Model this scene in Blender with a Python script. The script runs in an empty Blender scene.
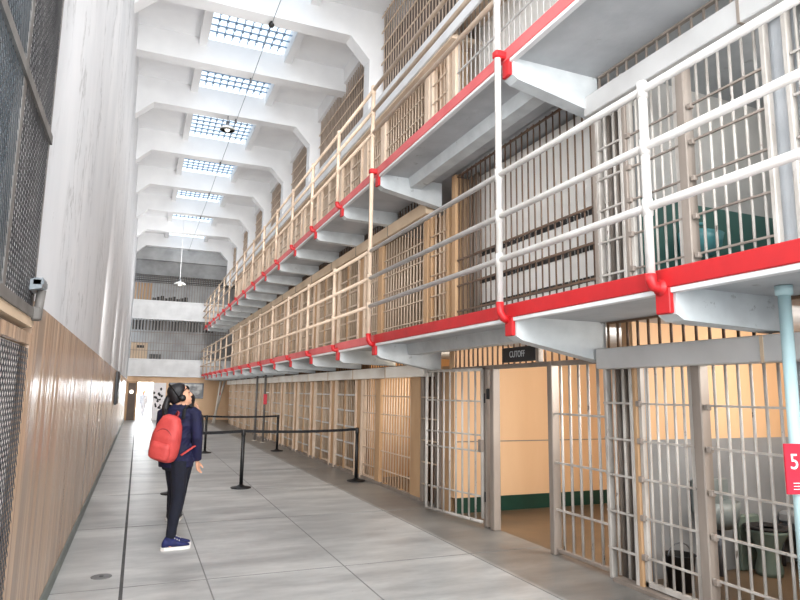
import bpy, math, random
from mathutils import Vector, Matrix
random.seed(7)
scn = bpy.context.scene
COL = scn.collection
PI = math.pi

# ------------------------------------------------------------------ materials
def lin(c):
    return tuple(((v/255.0)/12.92 if v/255.0 <= .04045 else ((v/255.0+.055)/1.055)**2.4) for v in c)

def mat(name, rgb, rough=.6, rgb2=None, scale=6.0, stretch=(1,1,1), bump=0.0, bscale=None, metal=0.0, spots=None, spot_amt=.6, spot_scale=9.0, lo=.35, hi=.7, spec=.5):
    """paint with a noise-mixed second tone, optional chipped spots and bump; all in object space"""
    m = bpy.data.materials.new(name); m.use_nodes = True
    nt = m.node_tree; N = nt.nodes; L = nt.links
    b = N['Principled BSDF']
    b.inputs['Roughness'].default_value = rough
    b.inputs['Metallic'].default_value = metal
    b.inputs['Specular IOR Level'].default_value = spec
    c1 = (*lin(rgb), 1)
    b.inputs['Base Color'].default_value = c1
    tc = N.new('ShaderNodeTexCoord'); mp = N.new('ShaderNodeMapping'); mp.inputs['Scale'].default_value = stretch
    L.new(tc.outputs['Object'], mp.inputs['Vector'])
    out = None
    if rgb2:
        n = N.new('ShaderNodeTexNoise'); n.inputs['Scale'].default_value = scale; n.inputs['Detail'].default_value = 6
        L.new(mp.outputs['Vector'], n.inputs['Vector'])
        r = N.new('ShaderNodeValToRGB'); r.color_ramp.elements[0].position = lo; r.color_ramp.elements[1].position = hi
        r.color_ramp.elements[0].color = c1; r.color_ramp.elements[1].color = (*lin(rgb2), 1)
        L.new(n.outputs['Fac'], r.inputs['Fac']); out = r.outputs['Color']
    if spots:
        n = N.new('ShaderNodeTexNoise'); n.inputs['Scale'].default_value = spot_scale; n.inputs['Detail'].default_value = 8; n.inputs['Roughness'].default_value = .7
        L.new(mp.outputs['Vector'], n.inputs['Vector'])
        r = N.new('ShaderNodeValToRGB'); r.color_ramp.elements[0].position = spot_amt; r.color_ramp.elements[1].position = spot_amt+.05
        r.color_ramp.elements[0].color = (0,0,0,1); r.color_ramp.elements[1].color = (1,1,1,1)
        L.new(n.outputs['Fac'], r.inputs['Fac'])
        mx = N.new('ShaderNodeMixRGB'); L.new(r.outputs['Color'], mx.inputs['Fac'])
        mx.inputs['Color1'].default_value = c1
        if out: L.new(out, mx.inputs['Color1'])
        mx.inputs['Color2'].default_value = (*lin(spots), 1); out = mx.outputs['Color']
    if out: L.new(out, b.inputs['Base Color'])
    if bump:
        n = N.new('ShaderNodeTexNoise'); n.inputs['Scale'].default_value = bscale or scale*3; n.inputs['Detail'].default_value = 5
        L.new(mp.outputs['Vector'], n.inputs['Vector'])
        bp = N.new('ShaderNodeBump'); bp.inputs['Strength'].default_value = bump; bp.inputs['Distance'].default_value = .02
        L.new(n.outputs['Fac'], bp.inputs['Height']); L.new(bp.outputs['Normal'], b.inputs['Normal'])
    return m

def emit(name, rgb, s):
    m = bpy.data.materials.new(name); m.use_nodes = True
    b = m.node_tree.nodes['Principled BSDF']
    b.inputs['Base Color'].default_value = (*lin(rgb), 1)
    b.inputs['Emission Color'].default_value = (*lin(rgb), 1); b.inputs['Emission Strength'].default_value = s
    return m

M = {}
M['ceil'] = mat('white_ceiling_paint', (232,232,232), .8, (222,222,224), 1.2, bump=.05)
M['beam'] = mat('white_beam_paint', (230,230,230), .7, (220,220,221), 1.5, bump=.05)
M['farwall'] = mat('grey_concrete', (176,176,176), .8, (146,146,146), 1.6, bump=.1)
M['farband'] = mat('white_band_paint', (226,226,226), .7, (206,206,206), 2.0)
M['slab'] = mat('grey_white_slab_paint', (186,188,190), .75, (164,166,169), 2.2, spots=(150,150,150), spot_amt=.63, spot_scale=4, bump=.18, bscale=14)
M['bracket'] = mat('chipped_white_bracket_paint', (206,210,211), .6, (186,190,192), 4, spots=(160,162,162), spot_amt=.62, spot_scale=6, bump=.2, bscale=12)
M['red'] = mat('red_edge_paint', (194,30,34), .45, (178,26,32), 4, spots=(228,190,180), spot_amt=.73, spot_scale=9, bump=.08)
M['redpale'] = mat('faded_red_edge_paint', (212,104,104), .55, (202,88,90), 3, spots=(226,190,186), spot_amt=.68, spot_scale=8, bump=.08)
M['rail'] = mat('white_rail_paint', (206,202,198), .4, (192,186,180), 5, spots=(150,140,130), spot_amt=.68, spot_scale=16)
M['railcream'] = mat('cream_rail_paint', (216,194,172), .45, (200,176,152), 4, spots=(150,130,110), spot_amt=.74, spot_scale=14)
M['bar'] = mat('worn_white_bar_paint', (196,190,183), .45, (160,152,144), 8, stretch=(1,1,.4), spots=(96,86,78), spot_amt=.63, spot_scale=14)
M['barcream'] = mat('cream_bar_paint', (212,190,166), .5, (194,168,142), 6, spots=(120,90,60), spot_amt=.72, spot_scale=10)
M['barbrown'] = mat('rusty_brown_bar_paint', (112,86,66), .5, (92,74,62), 8, spots=(150,128,108), spot_amt=.68, spot_scale=12)
M['post'] = mat('grey_brown_post_paint', (150,138,128), .5, (124,113,104), 4, stretch=(1,1,.3), spots=(90,80,72), spot_amt=.72, spot_scale=9)
M['tan'] = mat('tan_post_paint', (194,158,120), .55, (176,138,100), 3, stretch=(1,1,.3), spots=(130,92,58), spot_amt=.72, spot_scale=7)
M['housing'] = mat('cream_housing_paint', (216,192,164), .55, (200,176,148), 2, spots=(130,106,82), spot_amt=.74, spot_scale=6)
M['housingwhite'] = mat('white_housing_paint', (206,204,202), .55, (190,188,186), 2, spots=(120,100,90), spot_amt=.75, spot_scale=9)
M['housingpale'] = mat('pale_housing_paint', (248,245,238), .55, (236,230,220), 2)
M['orange'] = mat('orange_yellow_wall_paint', (228,190,150), .5, (214,172,130), 1.5, stretch=(1,1,.2), bump=.06)
M['cellbuff'] = mat('buff_cell_wall_paint', (212,164,112), .6, (194,144,94), 1.5)
M['cellbuff2'] = mat('beige_cell_wall_paint', (194,166,138), .6, (178,148,118), 1.5)
M['cellpale'] = mat('pale_cell_wall_paint', (228,206,184), .6, (214,190,166), 1.5)
M['cellgrey'] = mat('grey_cell_wall_paint', (150,152,154), .6, (128,130,132), 2.0, bump=.1)
M['cellwhite'] = mat('scuffed_white_cell_wall', (214,212,208), .6, (180,178,176), 1.4, bump=.05)
M['teal'] = mat('teal_green_wall_paint', (72,112,104), .5, (58,96,90), 2.0)
M['green'] = mat('dark_green_base_paint', (22,62,50), .4, (16,48,40), 3.0)
M['panelwhite'] = mat('white_sheet_panel', (252,249,244), .5, (236,232,226), 1.4, stretch=(1,1,.4))
M['dark'] = mat('dark_slot', (40,38,38), .7, (30,28,28), 4)
M['brownfloor'] = mat('brown_cell_floor', (116,94,72), .35, (88,74,60), 1.6, bump=.1)
M['black'] = mat('black_plastic', (9,9,11), .45, (14,14,16), 6)
M['belt'] = mat('black_webbing', (8,8,12), .8, (13,13,18), 20)
M['bluepole'] = mat('pale_blue_pole_paint', (190,216,218), .4, (178,206,210), 4, spots=(120,130,130), spot_amt=.7, spot_scale=12)
M['signred'] = mat('red_sign_face', (214,38,62), .4, (206,34,58), 3)
M['signwhite'] = mat('white_lettering', (245,240,240), .5, (235,232,232), 3)
M['signblack'] = mat('black_sign_face', (20,22,26), .4, (28,30,34), 5)
M['signtext'] = mat('pale_sign_lettering', (210,216,220), .5, (190,196,200), 9)
M['screen'] = mat('grey_brown_screen_paint', (196,176,158), .6, (172,152,134), 4)
M['screenback'] = mat('taupe_back_wall', (112,102,94), .8, (112,100,92), 1.2)
M['mesh'] = mat('dark_wire', (88,86,86), .5, (54,54,56), 5)
M['meshframe'] = mat('weathered_frame_paint', (116,112,108), .6, (88,84,80), 6, spots=(80,76,72), spot_amt=.66, spot_scale=10)
M['floodgrey'] = mat('grey_lamp_housing', (120,128,134), .4, (124,130,134), 6)
M['wood'] = mat('pale_brown_wood', (188,152,114), .6, (168,130,94), 3, stretch=(1,1,.2))
M['boxbeige'] = mat('beige_box_paint', (206,182,154), .6, (194,168,140), 3)
M['leaningwhite'] = mat('white_timber', (222,214,204), .6, (206,196,184), 4)
M['ceramic'] = mat('worn_ceramic', (132,140,139), .4, (104,112,112), 4)
M['palegreen'] = mat('pale_green_metal', (118,132,122), .5, (98,114,104), 4)
M['tealsteel'] = mat('teal_enamel', (96,160,164), .35, (72,128,134), 5)
M['shade'] = mat('enamel_lamp_shade', (236,236,232), .4, (226,226,222), 4)
M['steel'] = mat('brushed_dull_steel', (110,112,116), .4, (92,94,98), 9, metal=.6)
M['photo'] = mat('grey_photograph', (196,196,194), .5, (120,120,122), 2.2, lo=.42, hi=.58)
M['bulb'] = emit('lit_bulb', (255,246,230), 4.0)
M['skin'] = mat('skin', (222,170,140), .5, (212,156,128), 12)
M['hair'] = mat('black_hair', (14,12,16), .5, (26,22,26), 30, stretch=(1,1,.2), bump=.3)
M['navy'] = mat('navy_jacket_cloth', (11,12,56), .8, (8,9,42), 14, bump=.25, bscale=20)
M['jeans'] = mat('dark_navy_denim', (13,17,36), .85, (9,12,26), 22, bump=.25, bscale=30)
M['shoe'] = mat('navy_canvas', (28,36,96), .7, (20,26,74), 20)
M['sole'] = mat('white_rubber', (234,230,226), .6, (220,216,212), 9)
M['coral'] = mat('coral_nylon', (200,74,70), .6, (182,60,58), 9, bump=.35, bscale=14)
M['coraldark'] = mat('dark_coral_trim', (150,48,50), .6, (130,40,44), 9)
M['darkcloth'] = mat('charcoal_cloth', (34,34,42), .8, (26,26,32), 12)
M['palecloth'] = mat('pale_blue_grey_cloth', (196,202,212), .8, (180,186,198), 8)
M['glasses'] = mat('dark_lens', (14,14,16), .2)
M['drain'] = mat('dull_iron', (112,112,112), .5, (96,96,96), 12)

def left_wall_mat():
    m = mat('cracked_white_plaster', (218,218,219), .7, (204,205,207), 1.1, stretch=(1,1.3,.75), spots=(150,149,148), spot_amt=.67, spot_scale=8, bump=.14, bscale=9)
    nt = m.node_tree; N = nt.nodes; L = nt.links; b = N['Principled BSDF']
    src = b.inputs['Base Color'].links[0].from_socket
    tc = N.new('ShaderNodeTexCoord'); mp = N.new('ShaderNodeMapping'); mp.inputs['Scale'].default_value = (1,.9,.4)
    L.new(tc.outputs['Object'], mp.inputs['Vector'])
    n = N.new('ShaderNodeTexNoise'); n.inputs['Scale'].default_value = 2.2; n.inputs['Detail'].default_value = 9; n.inputs['Roughness'].default_value = .62
    L.new(mp.outputs['Vector'], n.inputs['Vector'])
    # thin crack lines where the noise crosses one level
    s = N.new('ShaderNodeMath'); s.operation = 'SUBTRACT'; s.inputs[1].default_value = .47; L.new(n.outputs['Fac'], s.inputs[0])
    a = N.new('ShaderNodeMath'); a.operation = 'ABSOLUTE'; L.new(s.outputs[0], a.inputs[0])
    r = N.new('ShaderNodeValToRGB'); r.color_ramp.elements[0].position = .0; r.color_ramp.elements[1].position = .022
    r.color_ramp.elements[0].color = (1,1,1,1); r.color_ramp.elements[1].color = (0,0,0,1); L.new(a.outputs[0], r.inputs['Fac'])
    n2 = N.new('ShaderNodeTexNoise'); n2.inputs['Scale'].default_value = .8; L.new(mp.outputs['Vector'], n2.inputs['Vector'])
    r2 = N.new('ShaderNodeValToRGB'); r2.color_ramp.elements[0].position = .45; r2.color_ramp.elements[1].position = .58; L.new(n2.outputs['Fac'], r2.inputs['Fac'])
    mu = N.new('ShaderNodeMath'); mu.operation = 'MULTIPLY'; L.new(r.outputs['Color'], mu.inputs[0]); L.new(r2.outputs['Color'], mu.inputs[1])
    mu2 = N.new('ShaderNodeMath'); mu2.operation = 'MULTIPLY'; mu2.inputs[1].default_value = .55; L.new(mu.outputs[0], mu2.inputs[0])
    mx = N.new('ShaderNodeMixRGB'); L.new(mu2.outputs[0], mx.inputs['Fac']); L.new(src, mx.inputs['Color1']); mx.inputs['Color2'].default_value = (*lin((120,118,116)),1)
    L.new(mx.outputs['Color'], b.inputs['Base Color'])
    return m
M['plaster'] = left_wall_mat()

def gloss_wall_mat():
    """buff gloss paint over trowelled plaster: tall ripples along the wall"""
    m = bpy.data.materials.new('buff_gloss_paint'); m.use_nodes = True
    nt = m.node_tree; N = nt.nodes; L = nt.links; b = N['Principled BSDF']
    tc = N.new('ShaderNodeTexCoord')
    mp = N.new('ShaderNodeMapping'); mp.inputs['Scale'].default_value = (1,1.3,.07); L.new(tc.outputs['Object'], mp.inputs['Vector'])
    n = N.new('ShaderNodeTexNoise'); n.inputs['Scale'].default_value = 1.6; n.inputs['Detail'].default_value = 5; L.new(mp.outputs['Vector'], n.inputs['Vector'])
    r = N.new('ShaderNodeValToRGB'); r.color_ramp.elements[0].position = .3; r.color_ramp.elements[1].position = .7
    r.color_ramp.elements[0].color = (*lin((190,162,136)),1); r.color_ramp.elements[1].color = (*lin((162,134,110)),1)
    L.new(n.outputs['Fac'], r.inputs['Fac']); L.new(r.outputs['Color'], b.inputs['Base Color'])
    n2 = N.new('ShaderNodeTexNoise'); n2.inputs['Scale'].default_value = 2.6; n2.inputs['Detail'].default_value = 3; L.new(mp.outputs['Vector'], n2.inputs['Vector'])
    bp = N.new('ShaderNodeBump'); bp.inputs['Strength'].default_value = 1.0; bp.inputs['Distance'].default_value = .11
    L.new(n2.outputs['Fac'], bp.inputs['Height']); L.new(bp.outputs['Normal'], b.inputs['Normal'])
    b.inputs['Roughness'].default_value = .25; b.inputs['Specular IOR Level'].default_value = .6
    return m
M['gloss'] = gloss_wall_mat()

def floor_mat():
    m = bpy.data.materials.new('worn_concrete_slabs'); m.use_nodes = True
    nt = m.node_tree; N = nt.nodes; L = nt.links; b = N['Principled BSDF']
    tc = N.new('ShaderNodeTexCoord')
    mp = N.new('ShaderNodeMapping'); mp.inputs['Scale'].default_value = (.55,1.5,1); L.new(tc.outputs['Object'], mp.inputs['Vector'])
    n = N.new('ShaderNodeTexNoise'); n.inputs['Scale'].default_value = 1.3; n.inputs['Detail'].default_value = 9; n.inputs['Roughness'].default_value = .65; L.new(mp.outputs['Vector'], n.inputs['Vector'])
    r = N.new('ShaderNodeValToRGB'); r.color_ramp.elements[0].position = .38; r.color_ramp.elements[1].position = .64
    r.color_ramp.elements[0].color = (*lin((150,150,149)),1); r.color_ramp.elements[1].color = (*lin((190,189,186)),1)
    L.new(n.outputs['Fac'], r.inputs['Fac'])
    # shade under the walkway, painted into the floor colour
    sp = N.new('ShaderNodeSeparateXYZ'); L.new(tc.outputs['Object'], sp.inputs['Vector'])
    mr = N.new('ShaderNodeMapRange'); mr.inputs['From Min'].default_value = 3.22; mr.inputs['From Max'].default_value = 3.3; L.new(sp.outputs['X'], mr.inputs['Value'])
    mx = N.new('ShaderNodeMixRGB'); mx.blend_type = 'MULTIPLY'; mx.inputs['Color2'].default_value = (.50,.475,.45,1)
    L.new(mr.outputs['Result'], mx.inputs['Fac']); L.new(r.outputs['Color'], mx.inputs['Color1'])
    n3 = N.new('ShaderNodeTexNoise'); n3.inputs['Scale'].default_value = 14; n3.inputs['Detail'].default_value = 3; L.new(tc.outputs['Object'], n3.inputs['Vector'])
    r3 = N.new('ShaderNodeValToRGB'); r3.color_ramp.elements[0].position = .74; r3.color_ramp.elements[1].position = .8; L.new(n3.outputs['Fac'], r3.inputs['Fac'])
    mx2 = N.new('ShaderNodeMixRGB'); L.new(r3.outputs['Color'], mx2.inputs['Fac']); L.new(mx.outputs['Color'], mx2.inputs['Color1']); mx2.inputs['Color2'].default_value = (*lin((120,119,117)),1)
    L.new(mx2.outputs['Color'], b.inputs['Base Color'])
    rr = N.new('ShaderNodeMapRange'); rr.inputs['To Min'].default_value = .24; rr.inputs['To Max'].default_value = .48; L.new(n.outputs['Fac'], rr.inputs['Value']); L.new(rr.outputs['Result'], b.inputs['Roughness'])
    bp = N.new('ShaderNodeBump'); bp.inputs['Strength'].default_value = .12; bp.inputs['Distance'].default_value = .02
    L.new(n.outputs['Fac'], bp.inputs['Height']); L.new(bp.outputs['Normal'], b.inputs['Normal'])
    return m
M['floor'] = floor_mat()
M['joint'] = mat('dark_floor_joint', (84,84,84), .7, (66,66,66), 5)
M['jointfaint'] = mat('faint_floor_joint', (132,131,129), .6, (120,119,117), 5)

def glass_mat():
    m = bpy.data.materials.new('skylight_glass'); m.use_nodes = True
    nt = m.node_tree; N = nt.nodes; L = nt.links
    for n in list(N):
        if n.type != 'OUTPUT_MATERIAL': N.remove(n)
    o = [n for n in N][0]
    t = N.new('ShaderNodeBsdfTransparent'); t.inputs['Color'].default_value = (.93,.97,1,1)
    g = N.new('ShaderNodeBsdfGlossy'); g.inputs['Roughness'].default_value = .1
    x = N.new('ShaderNodeMixShader'); x.inputs['Fac'].default_value = .06
    L.new(t.outputs[0], x.inputs[1]); L.new(g.outputs[0], x.inputs[2]); L.new(x.outputs[0], o.inputs['Surface'])
    return m
M['glass'] = glass_mat()

# ------------------------------------------------------------------ mesh builder
class MB:
    def __init__(s): s.v = []; s.f = []; s.sm = []
    def add(s, vs, fs, smooth=False):
        o = len(s.v); s.v += [tuple(p) for p in vs]; s.f += [tuple(i+o for i in f) for f in fs]; s.sm += [smooth]*len(fs); return s
    def box(s, x0,x1,y0,y1,z0,z1):
        x0,x1 = min(x0,x1),max(x0,x1); y0,y1 = min(y0,y1),max(y0,y1); z0,z1 = min(z0,z1),max(z0,z1)
        return s.add([(x0,y0,z0),(x1,y0,z0),(x1,y1,z0),(x0,y1,z0),(x0,y0,z1),(x1,y0,z1),(x1,y1,z1),(x0,y1,z1)],
                     [(0,3,2,1),(4,5,6,7),(0,1,5,4),(1,2,6,5),(2,3,7,6),(3,0,4,7)])
    def bbox(s, x0,x1,y0,y1,z0,z1, b=.01):
        """box with chamfered edges along its three directions (26-face)"""
        x0,x1 = min(x0,x1),max(x0,x1); y0,y1 = min(y0,y1),max(y0,y1); z0,z1 = min(z0,z1),max(z0,z1)
        prof = lambda a0,a1,c0,c1,e: [(a0+e,c0),(a1-e,c0),(a1,c0+e),(a1,c1-e),(a1-e,c1),(a0+e,c1),(a0,c1-e),(a0,c0+e)]
        rings = [[(x,y,z0) for x,y in prof(x0+b,x1-b,y0+b,y1-b,b*.5)], [(x,y,z0+b) for x,y in prof(x0,x1,y0,y1,b)],
                 [(x,y,z1-b) for x,y in prof(x0,x1,y0,y1,b)], [(x,y,z1) for x,y in prof(x0+b,x1-b,y0+b,y1-b,b*.5)]]
        return s.loft(rings, smooth=False)
    def loft(s, rings, smooth=True, caps=True):
        n = len(rings[0]); vs = [p for r in rings for p in r]; fs = []
        for k in range(len(rings)-1):
            for i in range(n):
                j = (i+1) % n; fs.append((k*n+i,k*n+j,(k+1)*n+j,(k+1)*n+i))
        if caps: fs.append(tuple(range(n-1,-1,-1))); fs.append(tuple((len(rings)-1)*n+i for i in range(n)))
        return s.add(vs, fs, smooth)
    def tube(s, p0, p1, r, n=8, r1=None, smooth=True):
        p0 = Vector(p0); p1 = Vector(p1); d = (p1-p0).normalized()
        a = Vector((0,0,1)) if abs(d.z) < .9 else Vector((1,0,0))
        u = d.cross(a).normalized(); w = d.cross(u)
        ring = lambda p, q: [p+u*q*math.cos(2*PI*i/n)+w*q*math.sin(2*PI*i/n) for i in range(n)]
        return s.loft([ring(p1, r if r1 is None else r1), ring(p0, r)], smooth)
    def path(s, pts, rad, n=8):
        """tube through points with a radius (or (ru,rw)) each"""
        P = [Vector(p) for p in pts]; rings = []
        prev = None
        for i, p in enumerate(P):
            d = (P[min(i+1,len(P)-1)]-P[max(i-1,0)]).normalized()
            if prev is None:
                a = Vector((0,1,0)) if abs(d.y) < .9 else Vector((1,0,0)); u = (a-d*a.dot(d)).normalized()
            else: u = (prev-d*prev.dot(d)).normalized()
            prev = u; w = d.cross(u); q = rad[i] if not isinstance(rad,(int,float)) else rad
            ru, rw = q if isinstance(q,tuple) else (q,q)
            rings.append([p+u*ru*math.cos(2*PI*k/n)+w*rw*math.sin(2*PI*k/n) for k in range(n)])
        return s.loft(rings[::-1])
    def prism(s, prof, y0, y1):
        """profile of (x,z) points extruded along y"""
        n = len(prof); vs = [(x,y0,z) for x,z in prof]+[(x,y1,z) for x,z in prof]
        fs = [tuple(range(n)), tuple(range(2*n-1,n-1,-1))]+[(i,i+n,(i+1)%n+n,(i+1)%n) for i in range(n)]
        return s.add(vs, fs)
    def lathe(s, c, prof, n=20):
        """profile of (r,z) about the vertical through c"""
        return s.loft([[(c[0]+r*math.cos(2*PI*i/n), c[1]+r*math.sin(2*PI*i/n), c[2]+z) for i in range(n)] for r,z in prof])
    def ell(s, c, r, n=14, m=10):
        return s.loft([[(c[0]+r[0]*math.sin(PI*k/m)*math.cos(2*PI*i/n), c[1]+r[1]*math.sin(PI*k/m)*math.sin(2*PI*i/n), c[2]-r[2]*math.cos(PI*k/m)) for i in range(n)] for k in [.15]+list(range(1,m))+[m-.15]])
    def build(s, name, m, parent=None, label=None):
        o = Vector((0,0,0)); p = parent
        while p is not None: o += p.location; p = p.parent
        me = bpy.data.meshes.new(name); me.from_pydata([tuple(Vector(v)-o) for v in s.v], [], s.f)
        me.polygons.foreach_set('use_smooth', s.sm); me.materials.append(M[m] if isinstance(m,str) else m); me.update()
        ob = bpy.data.objects.new(name, me); COL.objects.link(ob); ob.parent = parent
        if label: ob['label'] = label
        return ob

def tag(o, label, cat, group=None, kind=None):
    o['label'] = label; o['category'] = cat
    if group: o['group'] = group
    if kind: o['kind'] = kind
    return o
def empty(name, loc, label, cat, group=None):
    o = bpy.data.objects.new(name, None); COL.objects.link(o); o.location = loc; o.empty_display_size = .1
    return tag(o, label, cat, group)
def struct(name, mb, m, parent=None):
    o = mb.build(name, m, parent)
    if parent is None: o['kind'] = 'structure'
    return o
def solo(name, mb, m, label, cat, loc, group=None):
    """a thing that is one mesh, origin at its base"""
    o = mb.build(name, m); me = o.data
    for v in me.vertices: v.co -= Vector(loc)
    o.location = loc
    return tag(o, label, cat, group)
def copy_tree(o, parent=None):
    c = o.copy(); COL.objects.link(c); c.parent = parent
    for ch in list(o.children): copy_tree(ch, c)
    return c
ORD = ['first','second','third','fourth','fifth','sixth','seventh','eighth','ninth','tenth','eleventh','twelfth','thirteenth','fourteenth','fifteenth','sixteenth']

# ------------------------------------------------------------------ measures (metres; camera above the origin, looking down +Y)
XL, XC, XG = -.55, 4.08, 3.05           # left wall, cell fronts, walkway edge
YF = 35.0                               # end wall
DECK = [0.0, 2.42, 4.91]                # floor of each tier
BR = [-.55,1.2,2.97,4.77]+[8.29+1.77*k for k in range(15)]   # bracket lines
YE = 33.07+1.75                         # far end of walkways
ZC = 9.6                                # ceiling

# ------------------------------------------------------------------ room shell
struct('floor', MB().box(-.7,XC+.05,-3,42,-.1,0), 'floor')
j = MB(); j.box(-.028,.0,-3,35,0,.002); struct('trim_1', j, 'joint')
j = MB()
for x in (.66,1.9,3.24): j.box(x-.006,x+.006,-3,35,0,.0015)
for k in range(-3,15): j.box(XL,4.08,5.85+k*2.44-.006,5.85+k*2.44+.006,0,.0016)
struct('trim_2', j, 'jointfaint')
struct('wall_left', MB().box(XL-.3,XL,3.72,YF,2.08,ZC+.2), 'plaster')
struct('wall_left_lower', MB().box(XL-.3,XL,3.84,YF,0,2.08), 'gloss')
struct('baseboard_left', MB().box(XL,XL+.018,3.86,YF,0,.11), mat('grey_green_base_paint',(112,118,112),.5,(92,98,94),4))
struct('ceiling', MB().box(XL-.3,.76,-2,YF+3,ZC,ZC+.12).box(2.9,7.2,-2,YF+3,ZC,ZC+.12), 'ceil')
struct('wall_right', MB().box(6.9,7.1,-2,YF+3,0,ZC), 'screenback')

# roof frames: beam with knee haunches, column on the cell side
FR = [(9.2,0),(11.65,1),(14.15,0),(16.6,1),(20.1,1),(23.6,1),(27.1,1),(30.6,1),(34.1,1)]
FR = [(6.7,1)]+FR
for i,(y,h) in enumerate(FR):
    m = MB(); z0 = 8.95; t = .17
    if h:
        m.prism([(XL,8.55),(XL+.42,z0),(3.58,z0),(4.0,8.5),(4.0,7.2),(4.32,7.2),(4.32,ZC),(XL,ZC)], y-t, y+t)
    else:
        m.prism([(XL,z0+.05),(4.32,z0+.05),(4.32,ZC),(XL,ZC)], y-t, y+t)
    o = m.build('ceiling_beam','beam'); o['kind'] = 'structure'
o = MB().box(4.2,4.36,11.82,YF,9.2,ZC).build('ceiling_beam','beam'); o['kind'] = 'structure'
# skylights between the frames
n = 0
ys = [f[0] for f in FR]
for a,b in zip(ys[:-1], ys[1:]):
    n += 1
    w = bpy.data.objects.new('window_%d'%n, None); COL.objects.link(w); w.location = (1.8,(a+b)/2,ZC); w['kind'] = 'structure'
    y0, y1 = a+.17, b-.17
    fr = MB().box(.74,.92,y0,y1,9.42,9.86).box(2.70,2.88,y0,y1,9.42,9.86)
    fr.build('window_frame','beam',w)
    MB().add([(.92,y0,9.70),(2.70,y0,9.70),(2.70,y1,9.70),(.92,y1,9.70)],[(0,3,2,1)]).build('pane','glass',w)
    gb = MB(); nx = 10; ny = max(6, round((y1-y0)/.28))
    for k in range(1,nx): gb.box(.92+1.78*k/nx-.008,.92+1.78*k/nx+.008,y0,y1,9.66,9.69)
    for k in range(1,ny): gb.box(.92,2.70,y0+(y1-y0)*k/ny-.008,y0+(y1-y0)*k/ny+.008,9.65,9.68)
    # the wire-glass clips at each crossing
    for k in range(1,nx):
        for q in range(1,ny):
            x = .92+1.78*k/nx; y = y0+(y1-y0)*q/ny
            gb.box(x-.026,x+.026,y-.045,y+.045,9.635,9.66)
    gb.build('glazing_bars', mat('blue_grey_glazing_bar',(116,140,164),.6) if n == 1 else bpy.data.materials['blue_grey_glazing_bar'], w)

# ------------------------------------------------------------------ screens above the cell blocks
segs = [(1.5,6.5)]+[(a+.17,b-.17) for a,b in zip([f[0] for f in FR if f[1]][:-1],[f[0] for f in FR if f[1]][1:])]
for i,(a,b) in enumerate(segs[1:]):
    e = empty('wire_screen',(4.28,a,7.2),'tall barred screen above the top tier roof, %s bay along from the near end' % ORD[i],'screen','barred screens above the top tier')
    m = MB(); k = a+.06
    zt = ZC if i == 0 else 9.19
    while k < b: m.box(4.27,4.285,k-.012,k+.012,7.2,zt); k += .13
    m.build('bar','screen',e); m = MB()
    for q in range(7 if i == 0 else 5): m.box(4.255,4.27,a,b,7.36+q*.36-.016,7.36+q*.36+.016)
    m.build('cross_bar','railcream',e)
struct('wall_roof_space', MB().box(4.75,4.85,1.5,YF+1,7.2,ZC), 'screenback')

# ------------------------------------------------------------------ cell blocks: slabs, walls between cells, backs
CELLS = [11.55+1.77*k for k in range(11)]
WALLM = ['cellbuff','cellbuff2','cellpale']
for t in range(3):
    z0 = DECK[t]; z1 = (DECK+[7.16])[t+1]-.115
    m = MB()
    for y in CELLS[1:]+[31.02]: m.box(XC+.10,6.9,y-.02,y+.14,z0,z1)
    m.box(XC+.10,6.9,11.50,11.68,z0,z1)
    m.box(6.7,6.9,8.0,31.1,z0,z1)
    struct('wall_cell_%s' % ['ground','middle','top'][t], m, WALLM[t])
    if t: struct('floor_%s' % ['','middle','top'][t], MB().box(XC-.02,6.9,-1,31.1,z0-.115,z0), 'slab')
struct('floor_cell', MB().box(XC+.05,6.9,-1,42,-.1,.0), 'brownfloor')
struct('trim_3', MB().box(XC-.1,XC+.02,-1,4.6,0,.03).box(XC-.06,XC+.02,8.85,31.0,0,.05), 'post')

def bars(mb, y0, y1, z0, z1, step, r, n=6, x=XC):
    k = max(1, round((y1-y0)/step))
    for i in range(k+1):
        y = y0+(y1-y0)*i/k; mb.tube((x,y,z0),(x,y,z1),r,n)
    return mb
CROSS = [.27,.59,.91,1.23,1.55]
CROSS2 = [.33,.65,.97,1.28,1.59]
class crossbars:
    """each flat cross bar a part of its own"""
    def __init__(s, mb, y0, y1, base, zs=None, x=XC, h=.018, d=.022):
        s.b = [MB().box(x-d,x-.004,y0,y1,base+z-h/2,base+z+h/2) for z in (zs or (CROSS2 if base > 1 else CROSS))]
    def build(s, name, m, parent):
        for q in s.b: q.build(name, m, parent)

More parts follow.
